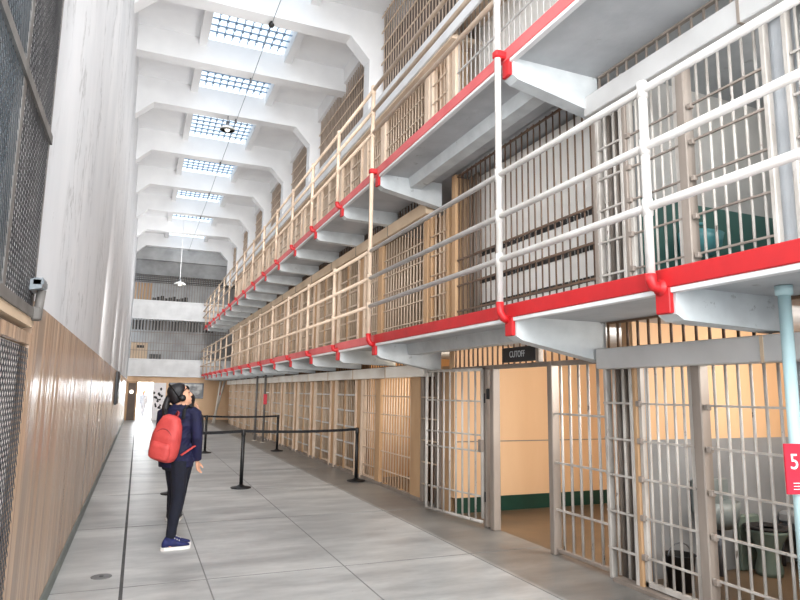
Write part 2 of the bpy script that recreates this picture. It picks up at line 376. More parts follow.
def cell_front(t, y, name_mats, label, group, lite):
    """far cell front: tan divider, sliding door, post, fixed grille; runs y..y+1.77"""
    pm, bm, tm = name_mats; z = DECK[t]; H = 1.9; n = 5 if lite else 6
    e = empty('cell_grille',(XC,y,z),label,'cell front',group)
    MB().bbox(XC-.03,XC+.06,y+.02,y+.36,z+.03,z+H,.008).build('divider_panel',tm,e)
    for q in (y,y+.38): MB().bbox(XC-.07,XC+.0,q-.03,q+.03,z,z+H,.006).build('post',pm,e)
    d = MB().box(XC-.03,XC,y+.42,y+.45,z+.06,z+H).box(XC-.03,XC,y+1.05,y+1.08,z+.06,z+H).box(XC-.03,XC,y+.42,y+1.08,z+.06,z+.1)
    d = d.build('door',bm,e)
    bars(MB(),y+.52,y+.98,z+.06,z+H,.115,.013,n,XC-.015).build('door_bars',bm,d)
    crossbars(MB(),y+.42,y+1.08,z,x=XC-.015,h=.034,d=.03).build('cross_bar','rail' if t == 0 else pm,d)
    MB().bbox(XC-.04,XC+.05,y+1.09,y+1.2,z,z+H,.008).build('door_post',tm,e)
    bars(MB(),y+1.28,y+1.72,z,z+H,.12,.013,n).build('fixed_bars',bm,e)
    crossbars(MB(),y+1.2,y+1.77,z,h=.034).build('cross_bar','rail' if t == 0 else pm,e)
    MB().box(XC-.05,XC+.03,y+.5,y+.56,z,z+.06).box(XC-.05,XC+.03,y+1.5,y+1.56,z,z+.06).build('floor_block',tm,e)
    return e
TIER = ['ground tier','middle tier','top tier']
for t in range(3):
    mats = [('railcream','barcream','tan'),('railcream','barcream','tan'),('railcream','railcream','cellpale')][t]
    grp = 'far cell fronts on the '+TIER[t]
    lab = 'cream barred cell front on the %s, %s beyond the wide cell' % (TIER[t],'%s')
    p = cell_front(t, CELLS[0], mats, lab % ORD[0], grp, False)
    for k in range(1,11):
        c = copy_tree(p); c.location = (XC,CELLS[k],DECK[t]); c['label'] = lab % ORD[k]
    # the wide first cell of the far block
    z = DECK[t]; H = 1.9
    e = empty('cell_grille',(XC,8.85,z),'wide cream barred cell front on the %s, nearest of the far block' % TIER[t],'cell front','wide cell fronts')
    p0 = 8.86 if t == 0 else 8.6; p1 = 9.2 if t == 0 else 8.76
    MB().bbox(XC-.05,XC+.05,p0,p1,z,z+H,.01).build('lock_post',mats[2],e)
    bars(MB(),p1+.1,10.5,z,z+H,.122,.014).build('fixed_bars',mats[0],e)
    crossbars(MB(),p1,10.56,z).build('cross_bar',mats[0],e)
    MB().bbox(XC-.05,XC+.05,10.58,10.8,z,z+H,.01).build('door_post',mats[2],e)
    d = MB().box(XC-.03,XC,10.82,10.85,z+.05,z+H).box(XC-.03,XC,11.47,11.5,z+.05,z+H).box(XC-.03,XC,10.82,11.5,z+.05,z+.09).build('door',mats[0],e)
    bars(MB(),10.93,11.4,z+.05,z+H,.115,.014,6,XC-.015).build('door_bars',mats[0],d)
    crossbars(MB(),10.82,11.5,z,x=XC-.015,d=.03).build('cross_bar',mats[0],d)
    MB().box(XC-.05,XC+.03,9.6,9.7,z,z+.06).box(XC-.05,XC+.03,10.3,10.4,z,z+.06).build('floor_block',mats[2],e)

# lock housings along the top of the cell fronts (a thing per tier and block)
def housing(t, y0, y1, m, label, x0=3.92):
    z = [1.86,4.365,6.80][t]; h = [.185,.20,.40][t]
    e = empty('lock_housing',(XC,y0,z),label,'lock housing','lock housings above the cells')
    MB().bbox(x0,XC+.04,y0,y1,z,z+h,.008).build('cover_box',m,e)
    for q in [b for b in BR if y0+.1 < b < y1-.1]: MB().prism([(x0-.006,z-.004),(XC,z-.004),(XC,z),(x0,z),(x0,z+h),(x0-.006,z+h)],q-.012,q+.012).build('seam_strip','post' if t else 'housing',e)
    return e
housing(0,8.5,31.0,'housingpale','long pale lock housing over the far ground tier cells')
housing(1,8.45,31.0,'housing','long cream lock housing over the far middle tier cells')
housing(0,1.0,4.66,'housingwhite','grey white lock housing over the near ground tier cell')
housing(1,1.0,4.72,'housingwhite','white lock housing over the near middle tier cell')
# roof edge of the top tier
e = empty('roof_canopy',(XC,8.04,6.78),'white edged roof canopy above the top tier cells','canopy')
MB().bbox(3.86,3.9,1.5,31.0,6.82,7.2,.006).build('fascia','farband',e)
MB().box(3.9,4.75,7.55,31.0,6.79,6.86).box(3.9,4.75,1.5,31.0,7.1,7.2).build('soffit','cellpale',e)
# short bars between the housing and the slab above
for t,(a,b,lab) in enumerate([(8.5,31.0,'row of short dark bars above the far ground tier lock housing'),(8.5,31.0,'row of short dark bars above the far middle tier lock housing')]):
    z0 = [2.045,4.565][t]
    m = bars(MB(),a,b,z0,[2.305,4.795][t],.125,.011,4); m.box(XC-.02,XC+.02,a,b,z0,z0+.02)
    solo('short_bars',m,'barbrown',lab,'bars',(XC,a,z0),'short bars above the lock housings')
for t,lab in enumerate(['row of short dark bars above the near ground tier lock housing','row of short pale bars above the near middle tier lock housing']):
    z0 = [2.045,4.565][t]
    m = bars(MB(),1.0,4.66,z0,[2.305,4.795][t],.125,.013,6); m.box(XC-.02,XC+.02,1.0,4.66,[2.285,4.775][t],[2.305,4.795][t])
    solo('short_bars',m,['barbrown','post'][t],lab,'bars',(XC,1.0,z0),'short bars above the lock housings')

# ------------------------------------------------------------------ near cells
NB = [2.85,4.47]
for t in range(3):
    z0 = DECK[t]; z1 = (DECK+[7.16])[t+1]-.115
    hi = ['orange','cellwhite','cellwhite'][t]; lo = ['cellgrey','teal','teal'][t]; zs = z0+[1.22,1.13,1.1][t]
    tn = ['ground','middle','top'][t]
    m = MB(); m2 = MB()
    for y in (4.50,):
        m.box(XC+.14,6.9,y,y+.14,zs,z1); m2.box(XC+.14,6.9,y,y+.14,z0,zs)
    for y in (2.70,.9):
        m.box(XC+.14,6.9,y,y+.14,zs,z1); m2.box(XC+.14,6.9,y,y+.14,z0,zs)
    m.box(6.7,6.9,-1,4.5,zs,z1); m2.box(6.7,6.9,-1,4.5,z0,zs)
    struct('wall_near_cell_%s_upper' % tn, m, hi); struct('wall_near_cell_%s_lower' % tn, m2, lo)
    H = 1.93 if t == 0 else 1.95
    e = empty('cell_grille',(XC,2.93,z0),'white barred cell front with grey post beside its door, near end of %s' % TIER[t],'cell front','near cell fronts')
    d = MB().box(XC-.03,XC+.01,3.70,3.735,z0+.04,z0+H).box(XC-.03,XC+.01,4.245,4.28,z0+.04,z0+H).box(XC-.03,XC+.01,3.70,4.28,z0+.04,z0+.08).build('door','bar',e)
    bars(MB(),3.80,4.18,z0+.04,z0+H,.09,.0115,8,XC-.012).build('door_bars','bar',d)
    crossbars(MB(),3.70,4.28,z0,x=XC-.012,h=.015,d=.024).build('cross_bar','bar' if t == 0 else 'post',d)
    for q in (CROSS2 if t else CROSS): MB().bbox(XC-.06,XC-.02,4.24,4.29,z0+q-.025,z0+q+.025,.006).build('hinge','post',d)
    MB().bbox(XC-.05,XC+.06,4.285,4.33,z0,z0+H,.006).build('door_post','wood' if t == 0 else 'post',e)
    MB().bbox(XC-.05,XC+.05,3.60,3.69,z0,z0+H,.008).build('centre_post','post',e)
    bars(MB(),2.98,3.51,z0,z0+H,.104,.0115,8).build('fixed_bars','bar',e)
    crossbars(MB(),2.9,3.60,z0,h=.016,d=.024).build('cross_bar','bar' if t == 0 else 'post',e)
    for q in (CROSS2 if t else CROSS): MB().bbox(XC-.045,XC+.0,3.545,3.585,z0+q-.035,z0+q+.010,.005).build('bar_bracket','post',e)
    for q in (2.73,2.90): MB().bbox(XC-.03,XC+.03,q-.02,q+.02,z0,z0+H,.006).build('divider_post','bar',e)
    MB().box(XC+.05,XC+.07,2.70,2.92,z0,z0+H).build('divider_plate','slab',e)
    # next cell along, cut by the picture edge
    e = empty('cell_grille',(XC,.9,z0),'white barred cell front on the %s cut by the right edge of view' % TIER[t],'cell front','near cell fronts')
    bars(MB(),.98,2.66,z0,z0+H,.104,.0115,6).build('fixed_bars','bar',e)
    crossbars(MB(),.9,2.7,z0,h=.017,d=.024).build('cross_bar','bar',e)
    # lock mechanism cabinet at the block's end
    e = empty('lock_cabinet',(XC,4.5,z0),'narrow white barred lock cabinet at the %s cell block corner nearest the camera' % TIER[t],'lock cabinet','lock cabinets')
    MB().bbox(XC-.05,XC+.02,4.335,4.375,z0,z0+H,.006).bbox(XC-.05,XC+.02,4.66,4.70,z0,z0+H,.006).build('post','bar',e)
    bars(MB(),4.46,4.58,z0+.05,z0+H,.1,.014,8,XC-.03).build('front_bars','bar',e)
    crossbars(MB(),4.34,4.70,z0,x=XC-.03,h=.017,d=.024).build('cross_bar','bar',e)
    m = MB()
    for q in (4.42,4.52,4.62): m.tube((XC+.06,q,z0),(XC+.06,q,z0+H),.024,8)
    m.build('linkage_rod','post',e)
    MB().box(XC+.1,XC+.13,4.34,4.70,z0,z0+H).build('back_plate','cellgrey',e)

# fittings in the near cells
e = empty('sink',(5.05,4.38,.45),'worn grey sink on the back of the near ground tier cell','sink')
MB().loft([[(5.05+a*math.cos(2*PI*i/16),4.36+b*math.sin(2*PI*i/16),z) for i in range(16)] for a,b,z in ((.10,.08,.42),(.19,.13,.5),(.22,.14,.66),(.2,.12,.66),(.15,.09,.56),(.05,.04,.55))]).build('basin','ceramic',e)
MB().bbox(4.83,5.27,4.44,4.49,.55,.85,.01).build('back_plate','ceramic',e)
MB().tube((5.05,4.38,.44),(5.05,4.38,.0),.035,10).build('pipe','steel',e)
e = empty('toilet',(5.5,4.2,0),'pale green toilet beside the sink in near ground tier cell','toilet')
MB().lathe((5.5,4.25,0),[(.11,0),(.12,.04),(.09,.18),(.13,.3),(.18,.38),(.19,.41),(.15,.41),(.11,.32),(.03,.28)],16).build('bowl','palegreen',e)
MB().bbox(5.36,5.64,4.42,4.495,.0,.5,.012).build('flush_box','palegreen',e)
MB().lathe((5.5,4.25,.41),[(.19,0),(.2,.012),(.2,.025),(.13,.025),(.13,.0)],16).build('toilet_seat','dark',e)
e = empty('cell_bunk',(4.6,3.1,0),'low dark cell bunk inside the near ground tier cell','bunk')
MB().box(5.9,6.68,2.9,4.48,.36,.40).build('bed_frame','steel',e)
MB().bbox(5.92,6.66,2.92,4.46,.40,.52,.03).build('mattress','cellgrey',e)
for q in (2.95,4.42):
    MB().tube((5.93,q,0),(5.93,q,.37),.02,8).build('leg','steel',e)
e = empty('dark_bucket',(4.33,4.18,0),'black round bucket behind the door bars of the near ground tier cell','bucket')
MB().lathe((4.36,4.2,0),[(.10,0),(.125,.28),(.135,.29),(.12,.29),(.095,.03)],18).build('tub','black',e)
MB().path([(4.36+.13*math.cos(a),4.2,.28+.1*math.sin(a)) for a in [PI*i/10 for i in range(11)]],.006,6).build('handle','steel',e)
e = empty('sink',(4.95,4.4,2.42+.6),'teal enamel sink on teal wall of near middle tier cell','sink')
MB().loft([[(4.98+a*math.cos(2*PI*i/16),4.32+b*math.sin(2*PI*i/16),z) for i in range(16)] for a,b,z in ((.10,.08,2.98),(.2,.14,3.06),(.24,.16,3.2),(.22,.14,3.2),(.15,.09,3.1),(.05,.04,3.09))]).build('basin','tealsteel',e)
MB().path([(4.85,4.46,3.0),(4.83,4.45,3.2),(4.9,4.36,3.3),(5.0,4.3,3.28)],.022,8).build('pipe','tealsteel',e)

# ------------------------------------------------------------------ cutoff passage (ground tier)
struct('wall_passage', MB().box(XC+.0,6.9,7.8,7.95,.2,2.305), 'orange')
struct('baseboard_passage', MB().box(XC+.02,6.9,7.785,7.80,0,.2), 'green')
struct('trim_4', MB().box(XC+.02,6.7,7.794,7.80,.945,.96), 'post')
struct('wall_passage_end', MB().box(6.7,6.9,4.6,7.8,0,2.305), 'orange')
struct('wall_block_end', MB().box(XC+.0,XC+.08,7.96,8.2,0,2.0), 'tan')
# lock cabinets at the far block's corner, all tiers
for t in range(3):
    z0 = DECK[t]; H = 1.93
    e = empty('lock_cabinet',(XC,8.2,z0),'narrow brown lock cabinet at the far block corner on the %s' % TIER[t],'lock cabinet','lock cabinets')
    pm = ['post','tan','cellpale'][t]
    o = .25 if t else 0
    MB().bbox(XC-.04,XC+.04,8.18-o,8.25-o,z0,z0+H,.006).bbox(XC-.04,XC+.04,8.74-o,8.84-o,z0,z0+H,.006).build('post',pm,e)
    bars(MB(),8.36-o,8.64-o,z0,z0+H,.14,.016,6,XC-.01).build('front_bars',['post','barcream','railcream'][t],e)
    crossbars(MB(),8.2-o,8.8-o,z0,x=XC-.01,d=.03).build('cross_bar',['barcream','barcream','railcream'][t],e)
    MB().box(XC+.1,XC+.14,8.2-o,8.84-o,z0,z0+H).build('back_plate',['barbrown','cellbuff2','cellpale'][t],e)
# open gate swung out against the block
e = empty('barred_gate',(4.02,6.93,0),'open white barred gate swung out beside the passage doorway','gate')
P0 = Vector((4.02,6.93,0)); P1 = Vector((3.78,8.06,0)); dv = (P1-P0)
def G(f,z): p = P0+dv*f; return (p.x,p.y,z)
MB().tube(G(0,.10),G(0,1.92),.022,8).tube(G(1,.05),G(1,1.92),.022,8).tube(G(0,1.92),G(1,1.92),.02,8).tube(G(0,.06),G(1,.06),.02,8).build('gate_frame','bar',e)
m = MB()
for f in range(1,9): m.tube(G(f/9,.06),G(f/9,1.92),.014,8)
m.build('gate_bars','bar',e); m = MB()
for z in (.36,.9,1.1,1.52): m.tube(G(0,z),G(1,z),.012,6)
m.build('cross_bar','bar',e)
MB().bbox(3.97,4.02,6.88,6.96,.9,1.05,.008).build('lock_box','post',e)
MB().tube((4.05,6.90,1.5),(4.05,6.90,1.62),.02,8).tube((4.05,6.90,.3),(4.05,6.90,.42),.02,8).build('hinge','dark',e)
# door frame, lintel and barred panel right of the opening
e = empty('steel_doorframe',(XC,6.7,0),'grey brown steel frame around the open passage doorway','door frame')
MB().bbox(XC-.05,XC+.05,6.68,6.77,0,1.97,.008).build('jamb','post',e)
MB().bbox(XC-.04,XC+.04,6.87,6.94,0,1.97,.008).build('jamb','post',e)
MB().bbox(XC-.05,XC+.05,5.50,5.58,0,1.97,.008).build('jamb','post',e)
MB().bbox(XC-.04,XC+.04,4.70,7.8,1.92,1.97,.006).build('lintel','post',e)
MB().bbox(XC-.05,XC+.0,6.79,6.85,1.55,1.68,.006).build('latch','dark',e)
e = empty('barred_screen',(XC,4.7,0),'fixed white barred panel between passage doorway and near lock cabinet','barred panel')
bars(MB(),4.83,5.4,.04,1.93,.142,.0145,8).build('bars','bar',e)
crossbars(MB(),4.72,5.5,0,[.45,.92,1.42],h=.02,d=.02).build('cross_bar','bar',e)
MB().bbox(XC-.025,XC+.02,4.72,5.5,.03,.07,.006).build('sill_bar','post',e)
m = bars(MB(),4.80,7.75,1.97,2.305,.125,.012,6)
solo('transom_bars',m,'barbrown','row of short brown bars over the passage doorway behind black sign','bars',(XC,4.8,1.97),'short bars above the lock housings')

def text(name, body, size, loc, rot, m, parent, sx=1.0):
    c = bpy.data.curves.new(name,'FONT'); c.body = body; c.size = size; c.align_x = 'CENTER'; c.align_y = 'CENTER'; c.extrude = .002
    o = bpy.data.objects.new(name,c); COL.objects.link(o)
    dg = bpy.context.evaluated_depsgraph_get(); dg.update()
    me = bpy.data.meshes.new_from_object(o.evaluated_get(dg)); bpy.data.objects.remove(o); bpy.data.curves.remove(c)
    me.transform(Matrix.Diagonal((sx,1,1,1))); me.materials.clear(); me.materials.append(M[m])
    o = bpy.data.objects.new(name,me); COL.objects.link(o); o.parent = parent
    o.location = Vector(loc)-parent.location if parent else loc; o.rotation_euler = rot
    return o
e = empty('hanging_sign',(3.99,6.2,1.98),'black sign reading CUTOFF fixed over the passage doorway','sign')
MB().bbox(3.985,4.03,5.72,6.40,1.985,2.155,.006).build('board','signblack',e)
text('lettering','CUTOFF',.105,(3.982,6.07,2.07),(PI/2,0,-PI/2),'signtext',e,.8)
MB().box(3.99,4.05,5.66,5.72,1.97,2.16).build('bracket','post',e)

# upper cutoffs: barred fronts with white sheeted wall close behind
for t in (1,2):
    z0 = DECK[t]; z1 = z0+[0,2.34,2.18][t]
    e = empty('barred_partition',(XC,4.75,z0),['','tall brown barred partition before white sheeting on the middle tier','white barred partition at the top tier above the passage'][t],'barred partition')
    bm = ['','barbrown','rail'][t]
    bars(MB(),4.82,7.66,z0,z1,.122,.0095,6).build('bars',bm,e)
    crossbars(MB(),4.75,7.75,z0,[.33,.69,1.06,1.42]+([2.3] if t == 1 else [1.9]),h=.024,d=.025).build('cross_bar',bm,e)
    MB().bbox(XC-.05,XC+.05,7.68,7.8,z0,z1,.008).build('post',['','tan','cellpale'][t],e)
    MB().bbox(XC-.05,XC+.05,4.70,4.76,z0,z1,.008).build('post',['','post','rail'][t],e)
    m = MB()
    for k in range(7): m.bbox(4.40,4.43,4.72+k*.43,4.72+k*.43+.425,z0,z1+.0,.004)
    m.build('sheet_panel','panelwhite',e)
    m = MB()
    for zz in (1.16,.77,.43,.06):
        for k in range(24): m.box(4.385,4.40,4.80+k*.12,4.80+k*.12+.095,z0+zz-.028,z0+zz+.028)
    m.build('vent_slot','dark',e)
    m = MB()
    for q in (7.5,7.58,7.7): m.tube((4.3,q,z0),(4.3,q,z1),.025,8)
    m.build('pipe','post',e)
struct('wall_upper_block_end', MB().box(XC+.1,6.9,7.8,8.0,2.42,4.76).box(XC+.1,6.9,7.8,8.0,4.91,7.1), 'cellbuff2')
struct('wall_top_recess', MB().box(4.44,4.5,4.6,7.8,6.8,7.1), 'panelwhite')

# ------------------------------------------------------------------ galleries
for t in (1,2):
    z = DECK[t]; lb = z-.115
    nm = ['','middle tier','top tier'][t]
    e = empty('gallery_walkway',(XG,4.77,z),'grey concrete %s walkway with red painted edge' % nm,'walkway','walkways of the cell block')
    MB().box(XG+.02,XC-.0,-1,YE,lb,z-.002).build('slab','slab',e)
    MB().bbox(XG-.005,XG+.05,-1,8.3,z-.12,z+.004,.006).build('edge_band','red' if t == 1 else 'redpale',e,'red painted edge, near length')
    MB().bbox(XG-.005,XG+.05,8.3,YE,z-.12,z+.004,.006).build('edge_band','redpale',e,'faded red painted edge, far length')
    MB().bbox(XG+.004,XG+.06,-1,YE,z-.155,z-.12,.004).build('edge_lip','farband',e)
    for q,y in enumerate(BR):
        if y > YE or (t == 2 and y < 4): continue
        w = .075
        b = MB().prism([(XG+.03,lb),(XG+.03,z-.29),(XG+.09,z-.325),(XC+.0,z-(.50 if 4 < y < 9 else .355)),(XC+.0,lb)],y-w,y+w).build('bracket','bracket',e)
        MB().bbox(XG-.008,XG+.03,y-w*.8,y+w*.8,z-.285,z-.12,.006).build('end_plate','red' if (t == 1 and y < 8) else 'red',b,'red end plate')
    MB().prism([(3.52,lb),(3.55,lb-.15),(3.72,lb-.15),(3.75,lb)],4.845,8.215).build('edge_beam','bracket',e)
    # a slimmer beam close to the wall over the cutoff
    r = empty('gallery_railing',(XG-.05,4.77,z),'three bar pipe railing along the %s walkway' % nm,'railing','gallery railings')
    xr = XG-.075
    offs = [.41,.82,1.22] if t == 1 else [.53,.88,1.22]
    for oz in offs:
        MB().tube((xr,-1,z+oz),(xr,8.29,z+oz),.028,10).build('rail','rail' if t == 1 else 'railcream',r,'near length of pipe rail')
        MB().tube((xr,8.29,z+oz),(xr,YE-.05,z+oz),.027,8).build('rail','railcream',r,'far cream length of pipe rail')
    for y in BR:
        if y > YE or y in (4.77,8.29): continue
        y += .02; p = MB().tube((xr,y,z-.05),(xr,y,z+1.24),.030,10)
        for oz in offs: p.tube((xr,y,z+oz-.055),(xr,y,z+oz+.055),.036,10)
        p = p.build('post','rail' if y < 8 else 'railcream',r)
        if t == 1 or y > 8:
            MB().path([(xr,y,z-.03),(xr,y,z-.075),(xr+.012,y,z-.105),(xr+.05,y-.004,z-.115),(xr+.062,y-.006,z-.115),(xr+.064,y-.006,z-.115),(xr+.075,y-.006,z-.115)],[.036,.036,.036,.034,.034,.055,.055],12).build('socket','red',p,'red elbow socket')
    # closing rails at the far end
    m = MB()
    for oz in offs: m.tube((xr,YE-.05,z+oz),(XC,YE-.05,z+oz),.028,8)
    m.build('end_rail','railcream',r)
# tall poles standing through both galleries
for y,zt,m,lab in ((4.80,9.2,'rail','tall white pole rising through both walkway railings, nearer of two'),(8.32,6.2,'railcream','tall cream pole rising to the top walkway, farther of two')):
    e = empty('tall_pole',(XG-.075,y,2.3),lab,'pole','tall poles joining the walkways')
    MB().tube((XG-.075,y,2.36),(XG-.075,y,zt),.031,12).build('shaft',m,e)
    k = MB()
    for oz in (2.83,3.24,3.64,5.44,5.79,6.13): MB().tube((XG-.075,y,oz-.06),(XG-.075,y,oz+.06),.038,12).build('rail_coupling',m,e)
    MB().path([(XG-.075,y,2.44),(XG-.075,y,2.35),(XG-.04,y,2.30),(XG+.01,y,2.285)],[.037,.037,.037,.042],12).build('socket','red',e,'red elbow socket')
    MB().bbox(XG-.115,XG+.02,y-.045,y+.045,4.81,4.89,.015).build('clamp','red',e,'red clamp on the top walkway edge')

# ------------------------------------------------------------------ support pole with stop sign, far pole and leaning timbers
e = empty('support_pole',(3.62,2.57,0),'pale blue support pole at the right edge holding red stop sign','pole')
MB().tube((3.62,2.57,0.012),(3.62,2.57,2.27),.036,16).build('shaft','bluepole',e)
MB().lathe((3.62,2.57,2.2),[(.037,.04),(.05,.045),(.05,.1),(.0,.1)],16).build('cap_plate','bluepole',e)
MB().lathe((3.62,2.57,0),[(.0,0),(.08,0),(.08,.012),(.05,.02),(.0,.02)],16).build('base_plate','bluepole',e)
e = empty('stop_sign',(3.62,2.5,1.07),'red numbered sign with white 5 fixed to the pale blue pole','sign')
ex = Vector((.97,-.26,0))  # along the sign face, turned a little to the aisle
c0 = Vector((3.495,2.56,0))
def S(u,d,z): 
    n = Vector((-ex.y*-1,-ex.x,0)); n = Vector((ex.y,-ex.x,0)); p = c0+ex*u+n*d; return (p.x,p.y,z)
MB().loft([[S(0,0,z),S(.26,0,z),S(.26,.012,z),S(0,.012,z)] for z in (1.07,1.355)],smooth=False).build('panel','signred',e)
ang = math.atan2(ex.y,ex.x)
text('number','5',.125,S(.052,.016,1.25),(PI/2,0,ang),'signwhite',e,.95)
m = MB()
for k,wd in enumerate((.045,.06,.05)):
    z = 1.13-k*.017; m.loft([[S(.04,.012,q),S(.04+wd,.012,q),S(.04+wd,.0135,q),S(.04,.0135,q)] for q in (z,z+.004)],smooth=False)
m.build('small_print','signwhite',e)
for (x,y,lab) in ((3.62,20.9,'slim white support pole carrying a small red sign far down the aisle'),(3.74,20.1,'slim white support pole standing just before the red signed pole')):
    e = empty('support_pole',(x,y,0),lab,'pole')
    MB().tube((x,y,.01),(x,y,2.3),.036,10).build('shaft','meshframe',e)
    MB().lathe((x,y,0),[(0,0),(.09,0),(.09,.015),(0,.015)],12).build('base_plate','leaningwhite',e)
m = MB().bbox(3.69,3.80,20.02,20.05,1.18,1.50,.006)
solo('stop_sign',m,'signred','small red sign on the slim white pole far down the aisle','sign',(3.74,20.03,1.18))
for (x0,x1,y,lab) in ((3.50,3.72,31.6,'pale timber leaning beneath the walkway at far end, steeper of two'),(3.45,3.98,31.9,'pale timber leaning beneath the walkway at far end, slanting of two')):
    m = MB().path([(x0,y,0.0),(x1,y+.05,2.2)],[(.05,.05)]*2,4)
    solo('timber',m,'leaningwhite',lab,'timber',(x0,y,0))
m = MB().bbox(3.66,3.74,31.75,31.8,1.35,1.5,.005); solo('red_tag',m,'signred','small red tag on the leaning pale timbers','tag',(3.7,31.77,1.35))

# ------------------------------------------------------------------ left wall: window, mesh, flood lamp, switch panel
w = bpy.data.objects.new('window_20',None); COL.objects.link(w); w.location = (XL,2.4,1.97); w['kind'] = 'structure'
m = MB()
m.box(XL-.03,XL+.004,3.75,3.785,1.97,6).box(XL-.03,XL+.006,2.95,3.01,1.97,6).box(XL-.03,XL+.03,2.1,2.16,1.97,6).box(XL-.03,XL+.03,.4,.46,1.97,6)
m.box(XL-.03,XL+.016,.4,3.785,2.95,3.0).box(XL-.02,XL+.03,.4,3.80,1.97,2.02).box(XL-.02,XL+.03,.4,3.80,4.6,4.66)
m.build('window_frame','meshframe',w)
MB().box(XL-.12,XL+.02,.3,3.74,1.925,1.97).build('window_sill','housing',w)
def wire(mb, y0, y1, z0, z1, s, r, x):
    """diamond wire mesh"""
    H = z1-z0; W = y1-y0; k = -H
    while k < W:
        for sg in (0,1):
            a0 = max(0,k); a1 = min(W,k+H)
            if a1 > a0+.01:
                p, q = ((a0,a0-k),(a1,a1-k))
                if sg: p = (W-p[0],p[1]); q = (W-q[0],q[1])
                mb.tube((x+(.004 if sg else 0),y0+p[0],z0+p[1]),(x+(.004 if sg else 0),y0+q[0],z0+q[1]),r,3,smooth=False)
        k += s
    return mb
g = wire(MB(),3.02,3.74,2.02,4.6,.05,.003,XL-.0); wire(g,1.4,2.94,2.02,4.6,.05,.003,XL-.0)
g.build('wire_mesh','mesh',w)
MB().box(XL-.035,XL-.02,3.02,3.74,1.97,6).box(XL-.30,XL-.28,.4,3.0,1.97,6).build('backing', mat('speckled_grey_recess',(250,250,250),.8,(150,150,152),60,lo=.42,hi=.6), w)
MB().box(XL-.14,XL-.13,.5,2.94,2.0,6).build('pane', emit('pale_daylit_window_glass',(196,220,236),.9), w)
e = empty('mesh_screen',(XL,2.4,0),'lower wire mesh panel in left wall below the window sill','mesh panel')
MB().box(XL-.02,XL+.004,3.77,3.86,0,1.90).box(XL-.02,XL+.006,.4,3.77,1.84,1.90).box(XL-.02,XL+.008,2.0,2.05,0,1.84).build('panel_frame','gloss',e)
g = wire(MB(),2.06,3.78,.04,1.82,.055,.0028,XL+.0); wire(g,.6,2.0,.04,1.82,.055,.0028,XL+.0)
g.build('wire_mesh','mesh',e)
MB().box(XL-.06,XL-.04,.4,3.77,0,1.84).build('backing', mat('pinkish_white_board',(250,244,242),.7,(236,228,226),3), e)
struct('wall_left_near', MB().box(XL-.5,XL-.31,-2,3.8,0,ZC+.2).box(XL-.3,XL,-2,3.72,6.0,ZC).box(XL-.3,XL,-2,.3,0,6.0), 'plaster')
e = empty('flood_lamp',(XL,3.66,2.0),'small grey flood lamp bracketed at the window sill corner','lamp')
MB().loft([[(XL+.005,3.60,z-.0),(XL+.06,3.60,z+.012),(XL+.06,3.76,z+.012),(XL+.005,3.76,z)] for z in (2.11,2.165)],smooth=False).bbox(XL+.01,XL+.065,3.6,3.77,2.13,2.175,.01).build('lamp_head','floodgrey',e)
MB().tube((XL+.04,3.68,1.965),(XL+.05,3.68,2.12),.022,8).build('bracket_arm','meshframe',e)
MB().bbox(XL+.0,XL+.06,3.64,3.71,1.96,2.03,.008).build('wall_plate','meshframe',e)
e = empty('switch_box',(XL,18.2,1.3),'dark narrow switch panel on the buff part of left wall','switch panel')
MB().bbox(XL,XL+.07,17.6,19.0,1.2,2.05,.012).build('case','signblack',e)
MB().bbox(XL+.07,XL+.075,17.8,18.8,1.3,1.95,.002).build('cover','black',e)

# ------------------------------------------------------------------ cable and pendants
e = empty('ceiling_cable',(1.96,11.65,8.86),'thin dark cable strung along beneath the roof beams','cable')
MB().path([(1.96,y,8.86-.03*math.sin(PI*((y-6.7)%4.9)/4.9)) for y in [6.7+.5*k for k in range(56)]],.007,5).build('wire','floodgrey',e)
for y in (11.65,14.15,16.6,20.1,23.6,27.1):
    MB().lathe((1.96,y,8.82),[(.0,0),(.05 if y < 12 else .03,.01),(.06 if y < 12 else .03,.06),(.02,.12),(0,.13)],10).build('clamp','dark' if y < 12 else 'steel',e)
for (x,y,zb,R,lab) in ((1.74,16.5,8.55,.2,'white shaded pendant lamp on a short stem under roof beam'),(1.3,27.1,5.92,.23,'white shaded pendant lamp hanging low on a long stem')):
    e = empty('pendant_lamp',(x,y,zb),lab,'lamp','pendant lamps')
    MB().tube((x,y,zb+.2),(x,y,8.96),.012,6).build('stem','steel' if y < 20 else 'farband',e)
    MB().lathe((x,y,zb),[(R,.0),(R*.96,.05),(R*.55,.10),(R*.2,.13),(R*.19,.13),(R*.5,.085),(R*.93,.03),(R*.98,.0)],20).build('lamp_shade','shade',e)
    MB().lathe((x,y,zb+.12),[(.0,0),(.05,.0),(.045,.1),(.015,.14),(0,.14)],12).build('lamp_neck','steel',e)
    MB().ell((x,y,zb+.03),(.075,.075,.075),12,8).build('bulb','bulb',e)

